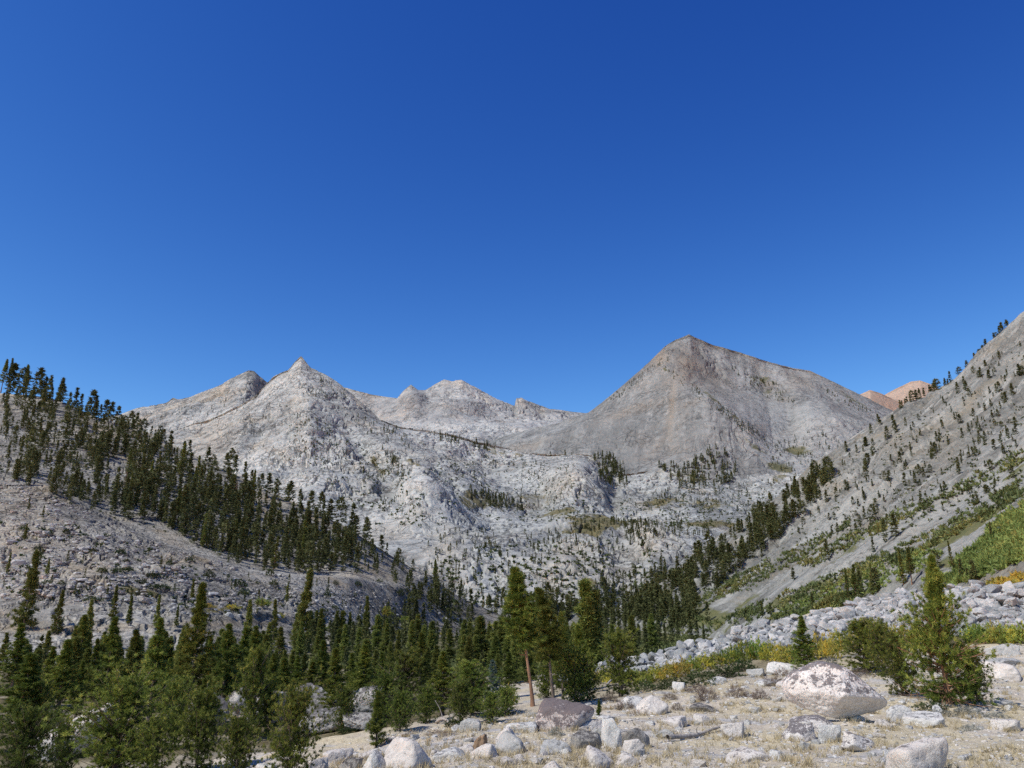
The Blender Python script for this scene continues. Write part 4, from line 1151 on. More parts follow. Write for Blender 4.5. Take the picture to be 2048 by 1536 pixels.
# ---- smaller ones: the far wood and every tiny tree of the granite bowl, one body
def scatter_merge(items, protos, rg):
    Vs, Fs, Ts, o = [], [], [], 0
    for (p, H, wv) in items:
        V, F, T = protos[int(rg.integers(0, len(protos)))]
        a = rg.uniform(0, 6.28); c, s = math.cos(a), math.sin(a)
        W = V * np.array([H * wv, H * wv, H])
        W = np.stack([W[:, 0] * c - W[:, 1] * s, W[:, 0] * s + W[:, 1] * c, W[:, 2]], -1) + p
        Vs.append(W.astype(np.float32)); Fs.append(F + o); o += len(V)
        Ts.append(np.clip(T + rg.normal(0, .18), 0, 1))
    return np.concatenate(Vs), np.concatenate(Fs), np.concatenate(Ts)


items = [(p, H, rt.uniform(1.1, 2.1) if key[0] == 'r' else rt.uniform(.9, 1.5)) for (_, p, H, key, _) in REST]
GP = [gran, peak, bpeak, far]
CLUST = [([(1500 - 320, 905), (1225, 910), (1245, 960), (1230, 980), (1200, 960)], 130, 16), ([(1390, 915), (1420, 895), (1450, 905), (1480, 940), (1470, 965), (1380, 985), (1330, 960), (1300, 940), (1380, 930)], 170, 17),
         ([(1080, 893), (1180, 885), (1190, 905), (1100, 915)], 50, 12), ([(1250, 1045), (1420, 1050), (1420, 1070), (1260, 1085), (1250, 1100)], 170, 15), ([(1140, 1045), (1260, 1040), (1260, 1058), (1150, 1068)], 60, 14),
         ([(930, 980), (1040, 1005), (1050, 1025), (960, 1015)], 90, 16), ([(760, 900), (830, 950), (800, 955), (780, 930)], 45, 13), ([(640, 755), (700, 790), (690, 800), (640, 775)], 45, 7),
         ([(600, 770), (680, 790), (640, 800), (590, 795)], 40, 7), ([(580, 830), (660, 850), (680, 900), (600, 900)], 60, 8), ([(810, 855), (1000, 890), (1020, 910), (900, 890)], 75, 12),
         ([(700, 830), (800, 860), (830, 900), (760, 900)], 50, 10), ([(1180, 920), (1250, 930), (1260, 980), (1210, 970)], 60, 13), ([(700, 930), (760, 900), (830, 1000), (760, 1020)], 50, 11),
         ([(850, 1130), (1000, 1080), (1300, 1100), (1330, 1180), (1180, 1225), (950, 1225)], 330, 15), ([(1000, 1060), (1250, 1070), (1350, 1100), (1100, 1120)], 90, 14), ([(850, 1060), (1000, 1060), (1000, 1110), (860, 1120)], 70, 13),
         ([(1450, 730), (1560, 770), (1600, 810), (1540, 800), (1480, 760)], 120, 7), ([(1430, 800), (1520, 870), (1540, 900), (1500, 880), (1440, 825)], 60, 7), ([(1550, 880), (1640, 860), (1700, 900), (1600, 960), (1540, 930)], 130, 9),
         ([(1650, 780), (1760, 830), (1740, 835), (1660, 800)], 60, 7), ([(1210, 805), (1340, 706), (1348, 714), (1230, 806)], 90, 6), ([(1310, 728), (1340, 738), (1460, 826), (1540, 892), (1530, 900), (1440, 830), (1330, 748)], 190, 6),
         ([(1300, 980), (1600, 960), (1560, 1050), (1400, 1045), (1300, 1020)], 170, 10), ([(300, 830), (560, 780), (720, 1000), (500, 930)], 130, 7), ([(560, 900), (760, 1050), (900, 1020), (700, 880)], 90, 9), ([(930, 900), (1150, 930), (1180, 1050), (960, 1020)], 130, 10),
         ([(1100, 880), (1000, 900), (1080, 910)], 20, 9), ([(1200, 1170), (1330, 1120), (1340, 1190), (1220, 1240)], 130, 22), ([(960, 1190), (1200, 1200), (1200, 1242), (980, 1238)], 90, 24)]
for poly, n, hh in CLUST:
    for q in sample_poly(poly, n, rt, .5):
        p = surf(q[0], q[1], GP)
        if p is not None:
            items.append((p - np.array([0, 0, 1.0]), hh * rt.uniform(.42, .95) * mpp(p), rt.uniform(.9, 1.7)))
V, F, T = scatter_merge(items, FARP, rt)
o = link('distant_conifers', mk_mesh('distant_conifers', V, F, M['conifer_far'], attrs={'tint': T}))
tag(o, 'tiny dark conifers scattered over the far granite and slopes', 'conifers', kind='stuff')

# ---------------------------------------------------------------- shrubs
SHP = {}


def shrub_proto(sort, k):
    if (sort, k) not in SHP:
        mat, kw = {'dark': ('manz', dict(ncl=130, nbl=8, L=.16, W=.06)), 'willow': ('willow', dict(ncl=230, nbl=9, L=.14, W=.045, up=1.0)), 'yellow': ('yellow', dict(ncl=210, nbl=8, L=.14, W=.05, up=1.0)),
                   'dry': ('drybrush', dict(ncl=150, nbl=10, L=.30, W=.012, up=1.1, spread=.4)), 'sage': ('sage', dict(ncl=170, nbl=9, L=.16, W=.025, up=.8)), 'fine': ('manz', dict(ncl=260, nbl=10, L=.12, W=.035, up=.6)), 'lime': ('slopegreen', dict(ncl=200, nbl=8, L=.16, W=.055, up=.9))}[sort]
        leaf, st = shrub(700 + k * 13 + len(sort), 1, 1, 1, stems=12 if sort == 'dry' else 7, **kw)
        SHP[(sort, k)] = (mk_mesh('stems', st[0], st[1], M['bark_grey'], smooth=True), mk_mesh('leaves', leaf[0], leaf[1], M[mat], attrs={'tint': leaf[2]}))
    return SHP[(sort, k)]


rs = np.random.default_rng(31)


def put_shrub(px, by, wpx, hpx, sort, label, group=None, layers=(None,), cat='shrub'):
    p = surf(px, by, list(layers))
    if p is None: return
    m = mpp(p)
    pr = shrub_proto(sort, int(rs.integers(0, 3)))
    plant_thing('shrub', pr, tuple(p - np.array([0, 0, .04])), rs.uniform(0, 6.28), (wpx * m * .5, wpx * m * .5, hpx * m * .9), label, cat, group, parts=('stems', 'leaves'))


WG = 'willow bushes below the talus ridge'
strip = [(1205, 1362, 40, 30, 'willow'), (1228, 1366, 44, 34, 'yellow'), (1262, 1368, 50, 34, 'willow'), (1290, 1366, 44, 30, 'willow'), (1312, 1362, 46, 34, 'yellow'), (1338, 1358, 46, 38, 'yellow'), (1362, 1352, 46, 40, 'yellow'), (1384, 1345, 40, 36, 'willow'),
         (1410, 1338, 46, 34, 'yellow'), (1436, 1330, 44, 30, 'willow'), (1462, 1326, 46, 40, 'willow'), (1490, 1322, 50, 46, 'willow'), (1518, 1318, 48, 48, 'willow'), (1542, 1322, 44, 44, 'yellow'), (1566, 1324, 46, 40, 'yellow'), (1588, 1326, 40, 38, 'willow'),
         (1640, 1320, 44, 60, 'yellow'), (1662, 1318, 44, 58, 'yellow'), (1682, 1305, 40, 50, 'willow'), (1705, 1300, 44, 44, 'yellow'), (1745, 1290, 46, 40, 'yellow'), (1775, 1288, 46, 42, 'yellow'), (1805, 1284, 46, 38, 'yellow'), (1835, 1282, 44, 36, 'willow'), (1860, 1282, 40, 34, 'yellow'),
         (1960, 1284, 50, 42, 'willow'), (1985, 1286, 52, 46, 'willow'), (2012, 1286, 52, 46, 'willow'), (2040, 1288, 52, 48, 'willow'), (2066, 1288, 52, 48, 'willow'), (1940, 1278, 40, 36, 'willow')]
for (px, by, w, h, sort) in strip:
    put_shrub(px, by, w * 1.25, h * 1.1, sort, 'yellow-leaved willow bush in the strip below the grey talus' if sort == 'yellow' else 'green willow bush in the strip below the grey talus', ('yellow ' if sort == 'yellow' else 'green ') + WG)
for (px, by, w, h) in [(1290, 1384, 70, 26), (1345, 1378, 80, 30), (1400, 1368, 90, 34), (1450, 1355, 90, 34), (1490, 1340, 60, 30)]:
    put_shrub(px, by, w, h, 'fine', 'low dark green brush mat in front of the willow strip', 'dark brush mats before the willows')
for (px, by, w, h, sort, lab) in [(806, 1420, 60, 62, 'lime', 'pale green willow clump between dark pines near the shaded outcrop'), (838, 1424, 40, 40, 'willow', 'yellow-green willow at the foot of the pale green clump'), (948, 1392, 54, 32, 'yellow', 'yellow bush just beside the blue-green fir'),
                                  (1016, 1412, 50, 52, 'willow', 'yellow-green willow behind the leaning reddish pine'), (962, 1420, 44, 34, 'willow', 'low green-yellow willow below the blue-green fir'), (626, 1366, 24, 20, 'yellow', 'little yellow bush above the shaded outcrop'),
                                  (404, 1384, 26, 24, 'yellow', 'small orange-yellow bush among the near pines'), (1000, 1352, 36, 22, 'yellow', 'yellow bush in front of the valley wood'), (930, 1362, 40, 22, 'willow', 'green bush in front of the valley wood'),
                                  (44, 1352, 40, 26, 'yellow', 'golden bush behind the darkest pine'), (140, 1362, 30, 26, 'yellow', 'golden bush above the tilted pale slab'), (672, 1372, 30, 30, 'lime', 'light green sapling behind the shaded outcrop'), (1130, 1420, 60, 26, 'fine', 'dark low brush beside the dark lichened boulder'), (910, 1448, 60, 16, 'fine', 'dark low brush behind the rounded blue-grey boulder'), (700, 1466, 60, 16, 'fine', 'dark low brush in front of the shaded outcrop')]:
    put_shrub(px, by, w, h, sort, lab)
# hillside colour patches
for (px, by, w, h, sort, lab) in [(772, 1232, 40, 24, 'willow', 'yellow-green thicket above the valley wood'), (420, 1216, 44, 12, 'yellow', 'orange brush along the pale rocks below the knoll'), (465, 1218, 44, 12, 'yellow', 'orange brush patch at the middle of the pale rocks'), (525, 1212, 40, 20, 'willow', 'yellow-green brush beside the tall open-branched conifer'),
                                  (560, 1236, 30, 12, 'yellow', 'rusty brush behind the tall open-branched conifer'), (660, 1262, 60, 12, 'willow', 'yellow-green strip of brush on pale rock'), (805, 1248, 50, 20, 'willow', 'yellow brush under the yellow-green thicket'), (830, 1262, 60, 12, 'willow', 'low yellowish brush in front of the small conifer row'),
                                  (890, 1272, 40, 10, 'yellow', 'orange-tinged brush at the edge of the valley wood'), (935, 1285, 30, 24, 'yellow', 'golden sapling at the edge of the valley wood'), (780, 1268, 60, 10, 'yellow', 'orange low brush over pale rock')]:
    put_shrub(px, by, w, h, sort, lab, layers=[None, lefth, valley])
KN = [(47, 1062, 22, 12), (48, 1080, 14, 12), (98, 1070, 20, 12), (133, 1070, 16, 16), (168, 1073, 18, 8), (74, 1103, 18, 14), (186, 1107, 18, 12), (243, 1110, 24, 14), (203, 1146, 26, 13), (232, 1150, 22, 14), (258, 1142, 22, 10), (93, 1167, 20, 10),
      (123, 1170, 18, 10), (144, 1187, 12, 8), (180, 1206, 44, 12), (253, 1126, 14, 9), (303, 1158, 22, 16), (287, 1170, 18, 14), (338, 1130, 16, 12), (380, 1125, 20, 14), (300, 1100, 12, 8), (480, 1175, 34, 18), (490, 1190, 24, 14), (420, 1155, 26, 18), (547, 1172, 22, 14),
      (575, 1180, 16, 10), (715, 1172, 22, 10), (760, 1165, 14, 8), (655, 1195, 16, 20), (672, 1170, 14, 10), (670, 1220, 24, 9), (800, 1192, 20, 16), (838, 1190, 22, 16), (822, 1206, 18, 12), (860, 1200, 20, 14), (890, 1225, 26, 14), (910, 1210, 22, 14), (540, 1152, 18, 20), (625, 1278, 20, 10), (320, 1180, 60, 12)]
for (px, by, w, h) in KN:
    put_shrub(px, by, w * 1.2, h * 1.2, 'dark', 'rounded dark green shrub dotted on the bare rocky knoll', 'shrubs on the rocky knoll', layers=[lefth, valley])
# dry brush and sage on the bench
DRY = [(1290, 1430, 70, 20, 'dry', 'brown dry brush behind the white split boulder'), (1250, 1420, 50, 22, 'dry', 'brown twiggy brush beside the white split boulder'), (1218, 1405, 50, 24, 'dry', 'reddish dry brush at the foot of the lone bushy pine'), (1415, 1402, 60, 32, 'dry', 'grey-brown leafless bush by the dark log'),
       (1475, 1395, 56, 34, 'dry', 'twiggy grey bush on the bench, larger of a pair'), (1520, 1398, 44, 24, 'dry', 'twiggy grey bush next to its larger twin'), (1355, 1420, 34, 18, 'dry', 'small brown brush between the white and pink rocks'), (1340, 1398, 40, 16, 'dry', 'low brown brush under the willow strip'),
       (1550, 1372, 60, 26, 'dry', 'straw-brown brush left of the biggest boulder'), (1565, 1352, 44, 20, 'dry', 'dry brush under the yellow willows'), (1660, 1330, 40, 20, 'sage', 'grey brush behind the top of the biggest boulder'), (1880, 1432, 70, 22, 'sage', 'pale sage mat under the windswept pine'),
       (1935, 1430, 80, 22, 'sage', 'wide pale sage mat beyond the windswept pine'), (1990, 1436, 70, 16, 'sage', 'low sage at the edge of the bench'), (1945, 1462, 60, 22, 'sage', 'round grey sage bush on the straw ground'), (1860, 1420, 90, 20, 'fine', 'bright low pine mat under the windswept pine'),
       (1112, 1472, 44, 26, 'sage', 'grey-green sage in front of the dark lichened boulder'), (1040, 1462, 30, 12, 'dry', 'brown brush beside the pink boulder'), (880, 1470, 90, 14, 'dry', 'grey brushy patch behind the large pale boulder'), (1720, 1352, 60, 18, 'dry', 'brown brush under the low spreading pine'),
       (1785, 1530, 44, 20, 'sage', 'dull green sage at the foot of the large pink boulder'), (2010, 1280, 60, 18, 'dry', 'brown brush below the green willows'), (1540, 1400, 12, 12, 'sage', 'tiny grey bush beside the biggest boulder'), (1395, 1385, 60, 20, 'dry', 'dry brush on the slope under the dark brush mats')]
for (px, by, w, h, sort, lab) in DRY:
    put_shrub(px, by, w, h, sort, lab)

# shrub cover on the right hillside: uncountable
def cover(name, polys, mat, Ls, nbl, label, rg, layer, W=.5):
    Cs = []
    for poly, n in polys:
        for q in sample_poly(poly, n, rg, .5):
            p = surf(q[0], q[1], [layer])
            if p is not None: Cs.append(p)
    C = np.array(Cs)
    n = len(C)
    C = np.repeat(C, 3, 0) + rg.normal(0, .5, (n * 3, 3)) * np.array([1, 1, .2]) * Ls
    C[:, 2] += .1 * Ls
    D = np.tile([0, 0, 1.0], (len(C), 1)) + rg.normal(0, .5, (len(C), 3))
    V, F, T = blades(C, D, nbl, Ls, Ls * W, .8, np.clip(.5 + .9 * pnoise(C[:, :2] / 14) + rg.normal(0, .2, len(C)), 0, 1), rg)
    tag(link(name, mk_mesh(name, V, F, mat, attrs={'tint': T})), label, 'shrubs', kind='stuff')


rc = np.random.default_rng(41)
cover('shrub_cover', [([(1290, 1262), (1420, 1180), (1560, 1120), (1480, 1180), (1400, 1230), (1460, 1250), (1420, 1275)], 520), ([(1440, 1245), (1640, 1170), (1760, 1110), (1880, 1060), (2048, 960), (2048, 1000), (1900, 1085), (1760, 1150), (1640, 1210), (1500, 1250)], 680),
                      ([(1600, 1130), (1760, 1040), (1900, 990), (2048, 900), (2048, 925), (1800, 1055), (1640, 1135)], 300), ([(1380, 1210), (1520, 1140), (1700, 1040), (1720, 1050), (1500, 1180)], 350), ([(1480, 1262), (1640, 1215), (1700, 1190), (1720, 1205), (1560, 1240)], 400)],
      M['slopeshrub'], 1.5, 5, 'dull green shrub cover in stripes on the scree slope', rc, righth)
cover('slope_scrub', [([(1420, 1150), (1640, 960), (1880, 800), (2048, 680), (2060, 980), (1900, 1040), (1640, 1110), (1480, 1200)], 520)], M['manz'], .9, 5, 'dark specks of scrub over the steep grey scree', rc, righth, .7)
cover('green_thicket', [([(1870, 1165), (1935, 1110), (2060, 1025), (2060, 1120), (2000, 1150), (1920, 1172)], 1700), ([(1560, 1232), (1760, 1130), (1860, 1100), (1900, 1110), (1800, 1175), (1640, 1235)], 480), ([(1980, 1060), (2060, 1000), (2060, 1030), (1990, 1080)], 300)],
      M['slopegreen'], 1.2, 5, 'bright green aspen thicket covering the scree foot', rc, righth)
cover('valley_scrub', [([(1130, 1330), (1180, 1262), (1420, 1262), (1420, 1275), (1330, 1305)], 900), ([(500, 1330), (900, 1300), (1130, 1300), (1130, 1360), (600, 1350)], 500)], M['slopeshrub'], 1.2, 5, 'dull green brush carpeting the valley floor', rc, valley)
cover('golden_thicket', [([(1990, 1172), (2060, 1148), (2060, 1176), (2010, 1180)], 120)], M['yellow'], 1.0, 5, 'golden thicket beside the talus ridge at the picture edge', rc, righth)
cover('granite_scrub', [([(850, 1130), (1000, 1080), (1330, 1100), (1340, 1180), (1180, 1225), (950, 1225)], 420), ([(1240, 1000), (1420, 980), (1560, 950), (1560, 1040), (1420, 1060), (1250, 1050)], 380), ([(900, 900), (1150, 930), (1200, 1050), (960, 1040), (820, 960)], 300), ([(560, 800), (760, 900), (900, 1050), (760, 1060), (600, 920)], 260)],
      M['manz'], 3.2, 6, 'dark scrub sprinkled over the far granite', rc, gran, .8)
cover('hill_scrub', [([(0, 820), (230, 850), (500, 970), (760, 1110), (740, 1150), (400, 1100), (0, 960)], 500), ([(0, 1000), (300, 1100), (560, 1170), (900, 1210), (900, 1240), (400, 1230), (0, 1190)], 170)], M['manz'], .8, 6, 'low scrub and heather over the rocky hillside', rc, lefth, .5)

# ---------------------------------------------------------------- rocks
def ico(sub):
    bm = bmesh.new(); bmesh.ops.create_icosphere(bm, subdivisions=sub, radius=1.0)
    bm.verts.ensure_lookup_table()
    V = np.array([v.co[:] for v in bm.verts]); F = np.array([[v.index for v in f.verts] for f in bm.faces]); bm.free()
    return V / np.linalg.norm(V, axis=1, keepdims=True), F


ICO = {k: ico(k) for k in (2, 3, 4, 5, 6)}


def boulder(seed, sub=4, planes=12, sharp=16, noise=.07, flat=.55, extra=None, nscale=1.6):
    """boulder of about unit radius: worn intersection of planes; bottom cut at -flat"""
    rg = np.random.default_rng(seed)
    D, F = ICO[sub]
    if extra is None:
        N = rg.normal(size=(planes, 3)); N /= np.linalg.norm(N, axis=1, keepdims=True)
        dist = rg.uniform(.58, .98, planes)
        N = np.concatenate([N, np.eye(3), -np.eye(3)]); dist = np.concatenate([dist, [1, 1, .9, 1, 1, flat]])
    else:
        N, dist = extra
    a = np.maximum(D @ N.T, 0) / dist
    r = (a ** sharp).sum(1) ** (-1 / sharp)
    V = D * r[:, None]
    s = np.abs(V).max()
    n = fbm(D * nscale, 4, .5, off=seed * 3.1) * 1.0 + .55 * (fbm(D * nscale * 1.7, 4, .55, ridged=True, off=seed * 1.7) - .2)
    n2 = fbm(D * nscale * 6, 3, .6, off=seed * 2.3)
    V = V * (1 + noise * n + noise * .3 * n2)[:, None]
    return V, F


RK = {}


def rock_mesh(style, k, mat):
    key = (style, k, mat)
    if key not in RK:
        kw = {'round': dict(planes=9, sharp=10, noise=.10), 'block': dict(planes=11, sharp=34, noise=.09), 'slab': dict(planes=9, sharp=20, noise=.11), 'worn': dict(planes=12, sharp=18, noise=.12), 'wedge': {}}[style]
        V, F = boulder(1000 + 37 * k + len(style), 5, **kw) if style != 'wedge' else wedge(1500 + k)
        RK[key] = mk_mesh('boulder', V, F, M[mat], smooth=True)
    return RK[key]


def wedge(seed):
    rg = np.random.default_rng(seed)
    N = [(-.25, -.25, .93), (.35, .2, .9), (.1, -.80, -.60), (-.55, -.65, -.52), (.75, -.6, .1), (.95, .2, -.1), (-.95, .1, .1), (-.6, -.4, .6), (0, 1, .1), (0, 0, -1), (.5, -.7, .5)]
    d = [.52, .6, .40, .5, .72, .9, .95, .8, .9, .62, .66]
    N = np.array(N) + rg.normal(0, .10, (11, 3)); N /= np.linalg.norm(N, axis=1, keepdims=True)
    V, F = boulder(seed, 5, sharp=34, noise=.10, extra=(N, np.array(d)), nscale=2.0)
    return V, F


FEET = []
rr_ = np.random.default_rng(51)


def put_rock(x0, x1, y0, y1, style, mat, label, name='boulder', cat='boulder', dep=.85, rot=None, group=None, tiltx=0.0, k=None, sink=.5):
    """rock filling photo pixels x0..x1, y0 (top) .. y1 (foot)"""
    p = gpt((x0 + x1) / 2, min(y1, 1533))
    if y1 > 1533:
        u, v = ray((x0 + x1) / 2, y1); z = gz(u * YS, YS); kk = np.argmax(z / YS >= v); p = np.array([u * YS[kk], YS[kk], z[kk]])
    m = mpp(p); w = (x1 - x0) * m; h = (y1 - y0) * m * .9
    me = rock_mesh(style, int(rr_.integers(0, 6)) if k is None else k, mat)
    r = rot if rot is not None else rr_.uniform(-.9, .9)
    hz = h * (1 + sink)
    o = link(name, me, (p[0], p[1] + w * dep * .35, p[2] + h * .97 - .56 * hz), (tiltx + rr_.normal(0, .14), rr_.normal(0, .14), r), (w * .54, w * dep * .54, hz * .60))
    FEET.append((p[0], p[1] + w * dep * .35, w * .5, w * dep * .5))
    return tag(o, label, cat, group)


# the biggest boulder: its own outline in planes (x right, y away, z up), unit = half its width
def giant():
    poly = np.array([(-104, 70), (-88, 87), (-58, 106), (-27, 117), (8, 112), (40, 92), (76, 62), (104, 38), (101, 26), (60, 10), (12, 0), (-72, 20), (-98, 48)], float)
    poly -= np.array([-5, 52]); poly /= 104
    N, d = [], []
    for i in range(len(poly)):
        a, b = poly[i], poly[(i + 1) % len(poly)]
        e = b - a; n = np.array([-e[1], e[0]]); n /= np.linalg.norm(n)
        if n @ a < 0: n = -n
        yb = .06
        n3 = np.array([n[0], -yb if i % 2 else .12, n[1]]); n3 /= np.linalg.norm(n3)
        N.append(n3); d.append(n @ a)
    for n3, dd in [((-.35, -.80, .50), .56), ((.30, -.75, .42), .60), ((.18, -.70, -.68), .50), ((-.5, -.7, -.42), .55), ((0, 1, .25), .66), ((0, 1, -.4), .62), ((-.6, -.65, .2), .66)]:
        n3 = np.array(n3, float); n3 /= np.linalg.norm(n3); N.append(n3); d.append(dd)
    V, F = boulder(8, 6, sharp=30, noise=.06, extra=(np.array(N), np.array(d)), nscale=2.6)
    # bedding cracks on the shaded underside
    z = V[:, 2] + .25 * V[:, 0]
    V = V * (1 - .022 * np.clip(1 - np.abs(np.sin(z * 11 + 2 * fbm(V * 2, 3))) * 3.2, 0, 1) * (V[:, 2] < .05))[:, None]
    return V, F


p = gpt(1682, 1447); m = mpp(p)
V, F = giant()
o = link('boulder', mk_mesh('boulder', V * 98 * m, F, M['pink_lichen'], smooth=True), (p[0] + 9 * m, p[1] + 55 * m, p[2] + 51 * m))
tag(o, 'biggest boulder on the bench, pale pink granite blotched with black lichen and undercut in front', 'boulder')

ROCKS = [
    (1592, 1668, 1428, 1460, 'slab', 'pink_lichen', 'flat pinkish rock tucked under the biggest boulder'),
    (1562, 1632, 1445, 1482, 'worn', 'pink_lichen', 'white rock with black lichen top in front of the biggest boulder'),
    (1645, 1684, 1450, 1486, 'block', 'white', 'grey angular rock with dark crack below the biggest boulder'),
    (1690, 1766, 1472, 1501, 'slab', 'pink_lichen', 'reddish lichen-crusted flat rock on straw ground'),
    (1795, 1908, 1480, 1550, 'round', 'pink', 'large smooth pinkish boulder cut by the bottom edge', 'boulder', 'boulder', .9, .3, None, 0.0, 2),
    (1784, 1828, 1410, 1442, 'worn', 'white', 'rounded grey-white boulder at the right-hand foot of the biggest boulder'),
    (1866, 1893, 1413, 1432, 'block', 'white', 'small white block in the sage under the windswept pine'),
    (1828, 1896, 1433, 1455, 'slab', 'white', 'low pale slab between the biggest boulder and the sage'),
    (1758, 1792, 1440, 1456, 'slab', 'pink', 'thin pink slab beside the rounded grey-white boulder'),
    (1978, 2056, 1322, 1358, 'worn', 'pink', 'pink boulder at the picture edge beside the windswept pine'),
    (1975, 2046, 1312, 1334, 'slab', 'grey', 'grey slab lying behind the pink boulder at the picture edge'),
    (1986, 2042, 1284, 1310, 'slab', 'grey', 'tilted grey slab with shaded underside below the green willows'),
    (1555, 1582, 1358, 1376, 'round', 'pink', 'small dark-footed stone left of the biggest boulder'),
    (1065, 1182, 1406, 1460, 'round', 'dark_lichen', 'big rounded boulder capped with dark purple lichen under the leaning pine'),
    (1240, 1284, 1387, 1415, 'worn', 'white', 'white lichened half of the split boulder before the lone bushy pine'),
    (1270, 1334, 1386, 1430, 'worn', 'pink', 'pinkish half of the split boulder before the lone bushy pine'),
    (1148, 1216, 1447, 1500, 'wedge', 'dark', 'dark overhanging angular rock in the middle of the bench'),
    (1128, 1200, 1441, 1462, 'slab', 'pink', 'pale rock cap leaning on the dark overhanging rock'),
    (1198, 1250, 1436, 1494, 'block', 'white', 'bright white block wedged between two dark angular rocks'),
    (1242, 1302, 1440, 1494, 'wedge', 'dark', 'dark angular rock to the right of the bright white block'),
    (1086, 1148, 1486, 1508, 'slab', 'grey', 'flat dark-edged slab in front of the dark overhanging rock'),
    (1166, 1226, 1496, 1536, 'worn', 'pink', 'smooth pinkish boulder at the bottom edge below the dark rocks'),
    (1232, 1276, 1508, 1532, 'slab', 'pink', 'low tan rock beside the smooth pinkish boulder'),
    (1240, 1290, 1481, 1510, 'block', 'pink', 'pale angular rock with one dark side below the dark rocks'),
    (1269, 1292, 1500, 1514, 'block', 'grey', 'small blue-grey stone by the pale angular rock'),
    (1450, 1494, 1446, 1478, 'block', 'pink', 'pinkish white block alone on the gravel'),
    (1455, 1542, 1497, 1526, 'slab', 'pink', 'long low pink slab on straw ground near the bottom edge'),
    (1321, 1374, 1429, 1455, 'slab', 'pink', 'half-buried pink rock between dry brush'),
    (1391, 1426, 1430, 1450, 'slab', 'pink', 'half-buried pale rock next to the half-buried pink one'),
    (1386, 1440, 1404, 1425, 'wedge', 'dark', 'broken dark rock under the twiggy grey bushes'),
    (982, 1040, 1452, 1492, 'worn', 'pink', 'pink boulder with dark cap next to a blue-grey boulder'),
    (994, 1058, 1470, 1504, 'worn', 'grey', 'blue-grey boulder leaning on the pink dark-capped boulder'),
    (1348, 1370, 1364, 1383, 'block', 'white', 'white stone perched above the dry brush slope'),
    (757, 866, 1478, 1538, 'worn', 'pink', 'large pale boulder with lichen speckled crest at the bench edge'),
    (716, 778, 1503, 1548, 'worn', 'white', 'white smooth boulder in front of the large pale boulder'),
    (672, 718, 1508, 1548, 'worn', 'dark', 'dark shadowed boulder beside two white ones at the bottom edge'),
    (646, 702, 1500, 1530, 'worn', 'pink', 'pale round boulder behind the dark shadowed one'),
    (715, 760, 1500, 1520, 'slab', 'pink', 'tan flat rock between the large pale boulder and the dark one'),
    (872, 936, 1496, 1522, 'slab', 'white', 'smooth grey-white boulder right of the large pale boulder'),
    (905, 950, 1489, 1513, 'slab', 'pink', 'tan lichen-ringed rock touching the rotten stump'),
    (948, 998, 1489, 1514, 'slab', 'pink', 'sloping tan rock right of the rotten stump'),
    (924, 964, 1437, 1462, 'worn', 'grey', 'rounded blue-grey boulder at the far edge of the bench'),
    (898, 928, 1450, 1464, 'slab', 'white', 'flat pale stone beside the rounded blue-grey boulder'),
    (612, 654, 1518, 1548, 'worn', 'pink', 'pale round boulder at the bottom edge below the bright bushy pine'),
    (508, 552, 1528, 1560, 'round', 'white', 'white boulder at the bottom edge under the bushy pines'),
    (1085, 1130, 1524, 1556, 'slab', 'pink', 'tan rock at the bottom edge near the flat dark-edged slab'),
    (1010, 1070, 1440, 1466, 'slab', 'white', 'grey slab behind the pink dark-capped boulder'),
    (1600, 1626, 1484, 1502, 'slab', 'grey', 'small grey slab in the straw below the lichen-topped rock'),
    (1545, 1575, 1500, 1520, 'slab', 'white', 'white flat stone at the end of the long pink slab'),
    (1700, 1730, 1428, 1444, 'slab', 'pink', 'pink stone in the shade under the biggest boulder'),
    (2000, 2046, 1440, 1462, 'slab', 'pink', 'low pale slab near the picture edge beyond the sage'),
    (1990, 2030, 1395, 1412, 'slab', 'grey', 'grey flat rock right of the windswept pine'),
    (1545, 1592, 1325, 1350, 'worn', 'white', 'pale boulder below the yellow willows'),
    (1500, 1530, 1338, 1354, 'block', 'grey', 'grey block at the end of the dark brush mats'),
    (1520, 1560, 1356, 1372, 'slab', 'white', 'pale flat rock among dry brush by the willows'),
    (1180, 1230, 1430, 1446, 'slab', 'white', 'pale slab behind the dark overhanging rock'),
    (1310, 1350, 1460, 1476, 'slab', 'grey', 'grey ledge stone right of the dark angular rock'),
    (1000, 1030, 1512, 1532, 'slab', 'pink', 'tan flat rock by the bottom edge below the blue-grey boulder'),
    (1420, 1452, 1352, 1368, 'slab', 'white', 'white slab peeping from dry brush below the dark mats'),
    (1668, 1690, 1492, 1506, 'slab', 'white', 'little white stone by the reddish lichen-crusted rock'),
]
for r in ROCKS:
    put_rock(*r)

# many smaller rocks on the bench, each its own thing
small = 0
for q in sample_poly([(640, 1536), (760, 1482), (1000, 1440), (1150, 1415), (1350, 1375), (1560, 1345), (2048, 1310), (2048, 1536)], 150, rr_, .3):
    w = rr_.uniform(7, 20) * (.6 + (q[1] - 1300) / 300)
    put_rock(q[0] - w / 2, q[0] + w / 2, q[1] - w * rr_.uniform(.4, .65), q[1], ('block', 'slab', 'worn', 'block')[small % 4], ('white', 'pink', 'grey', 'white', 'pink')[small % 5],
             'small loose stone scattered over the straw and gravel of the bench', 'stone', 'stone', group='small stones on the bench')
    small += 1

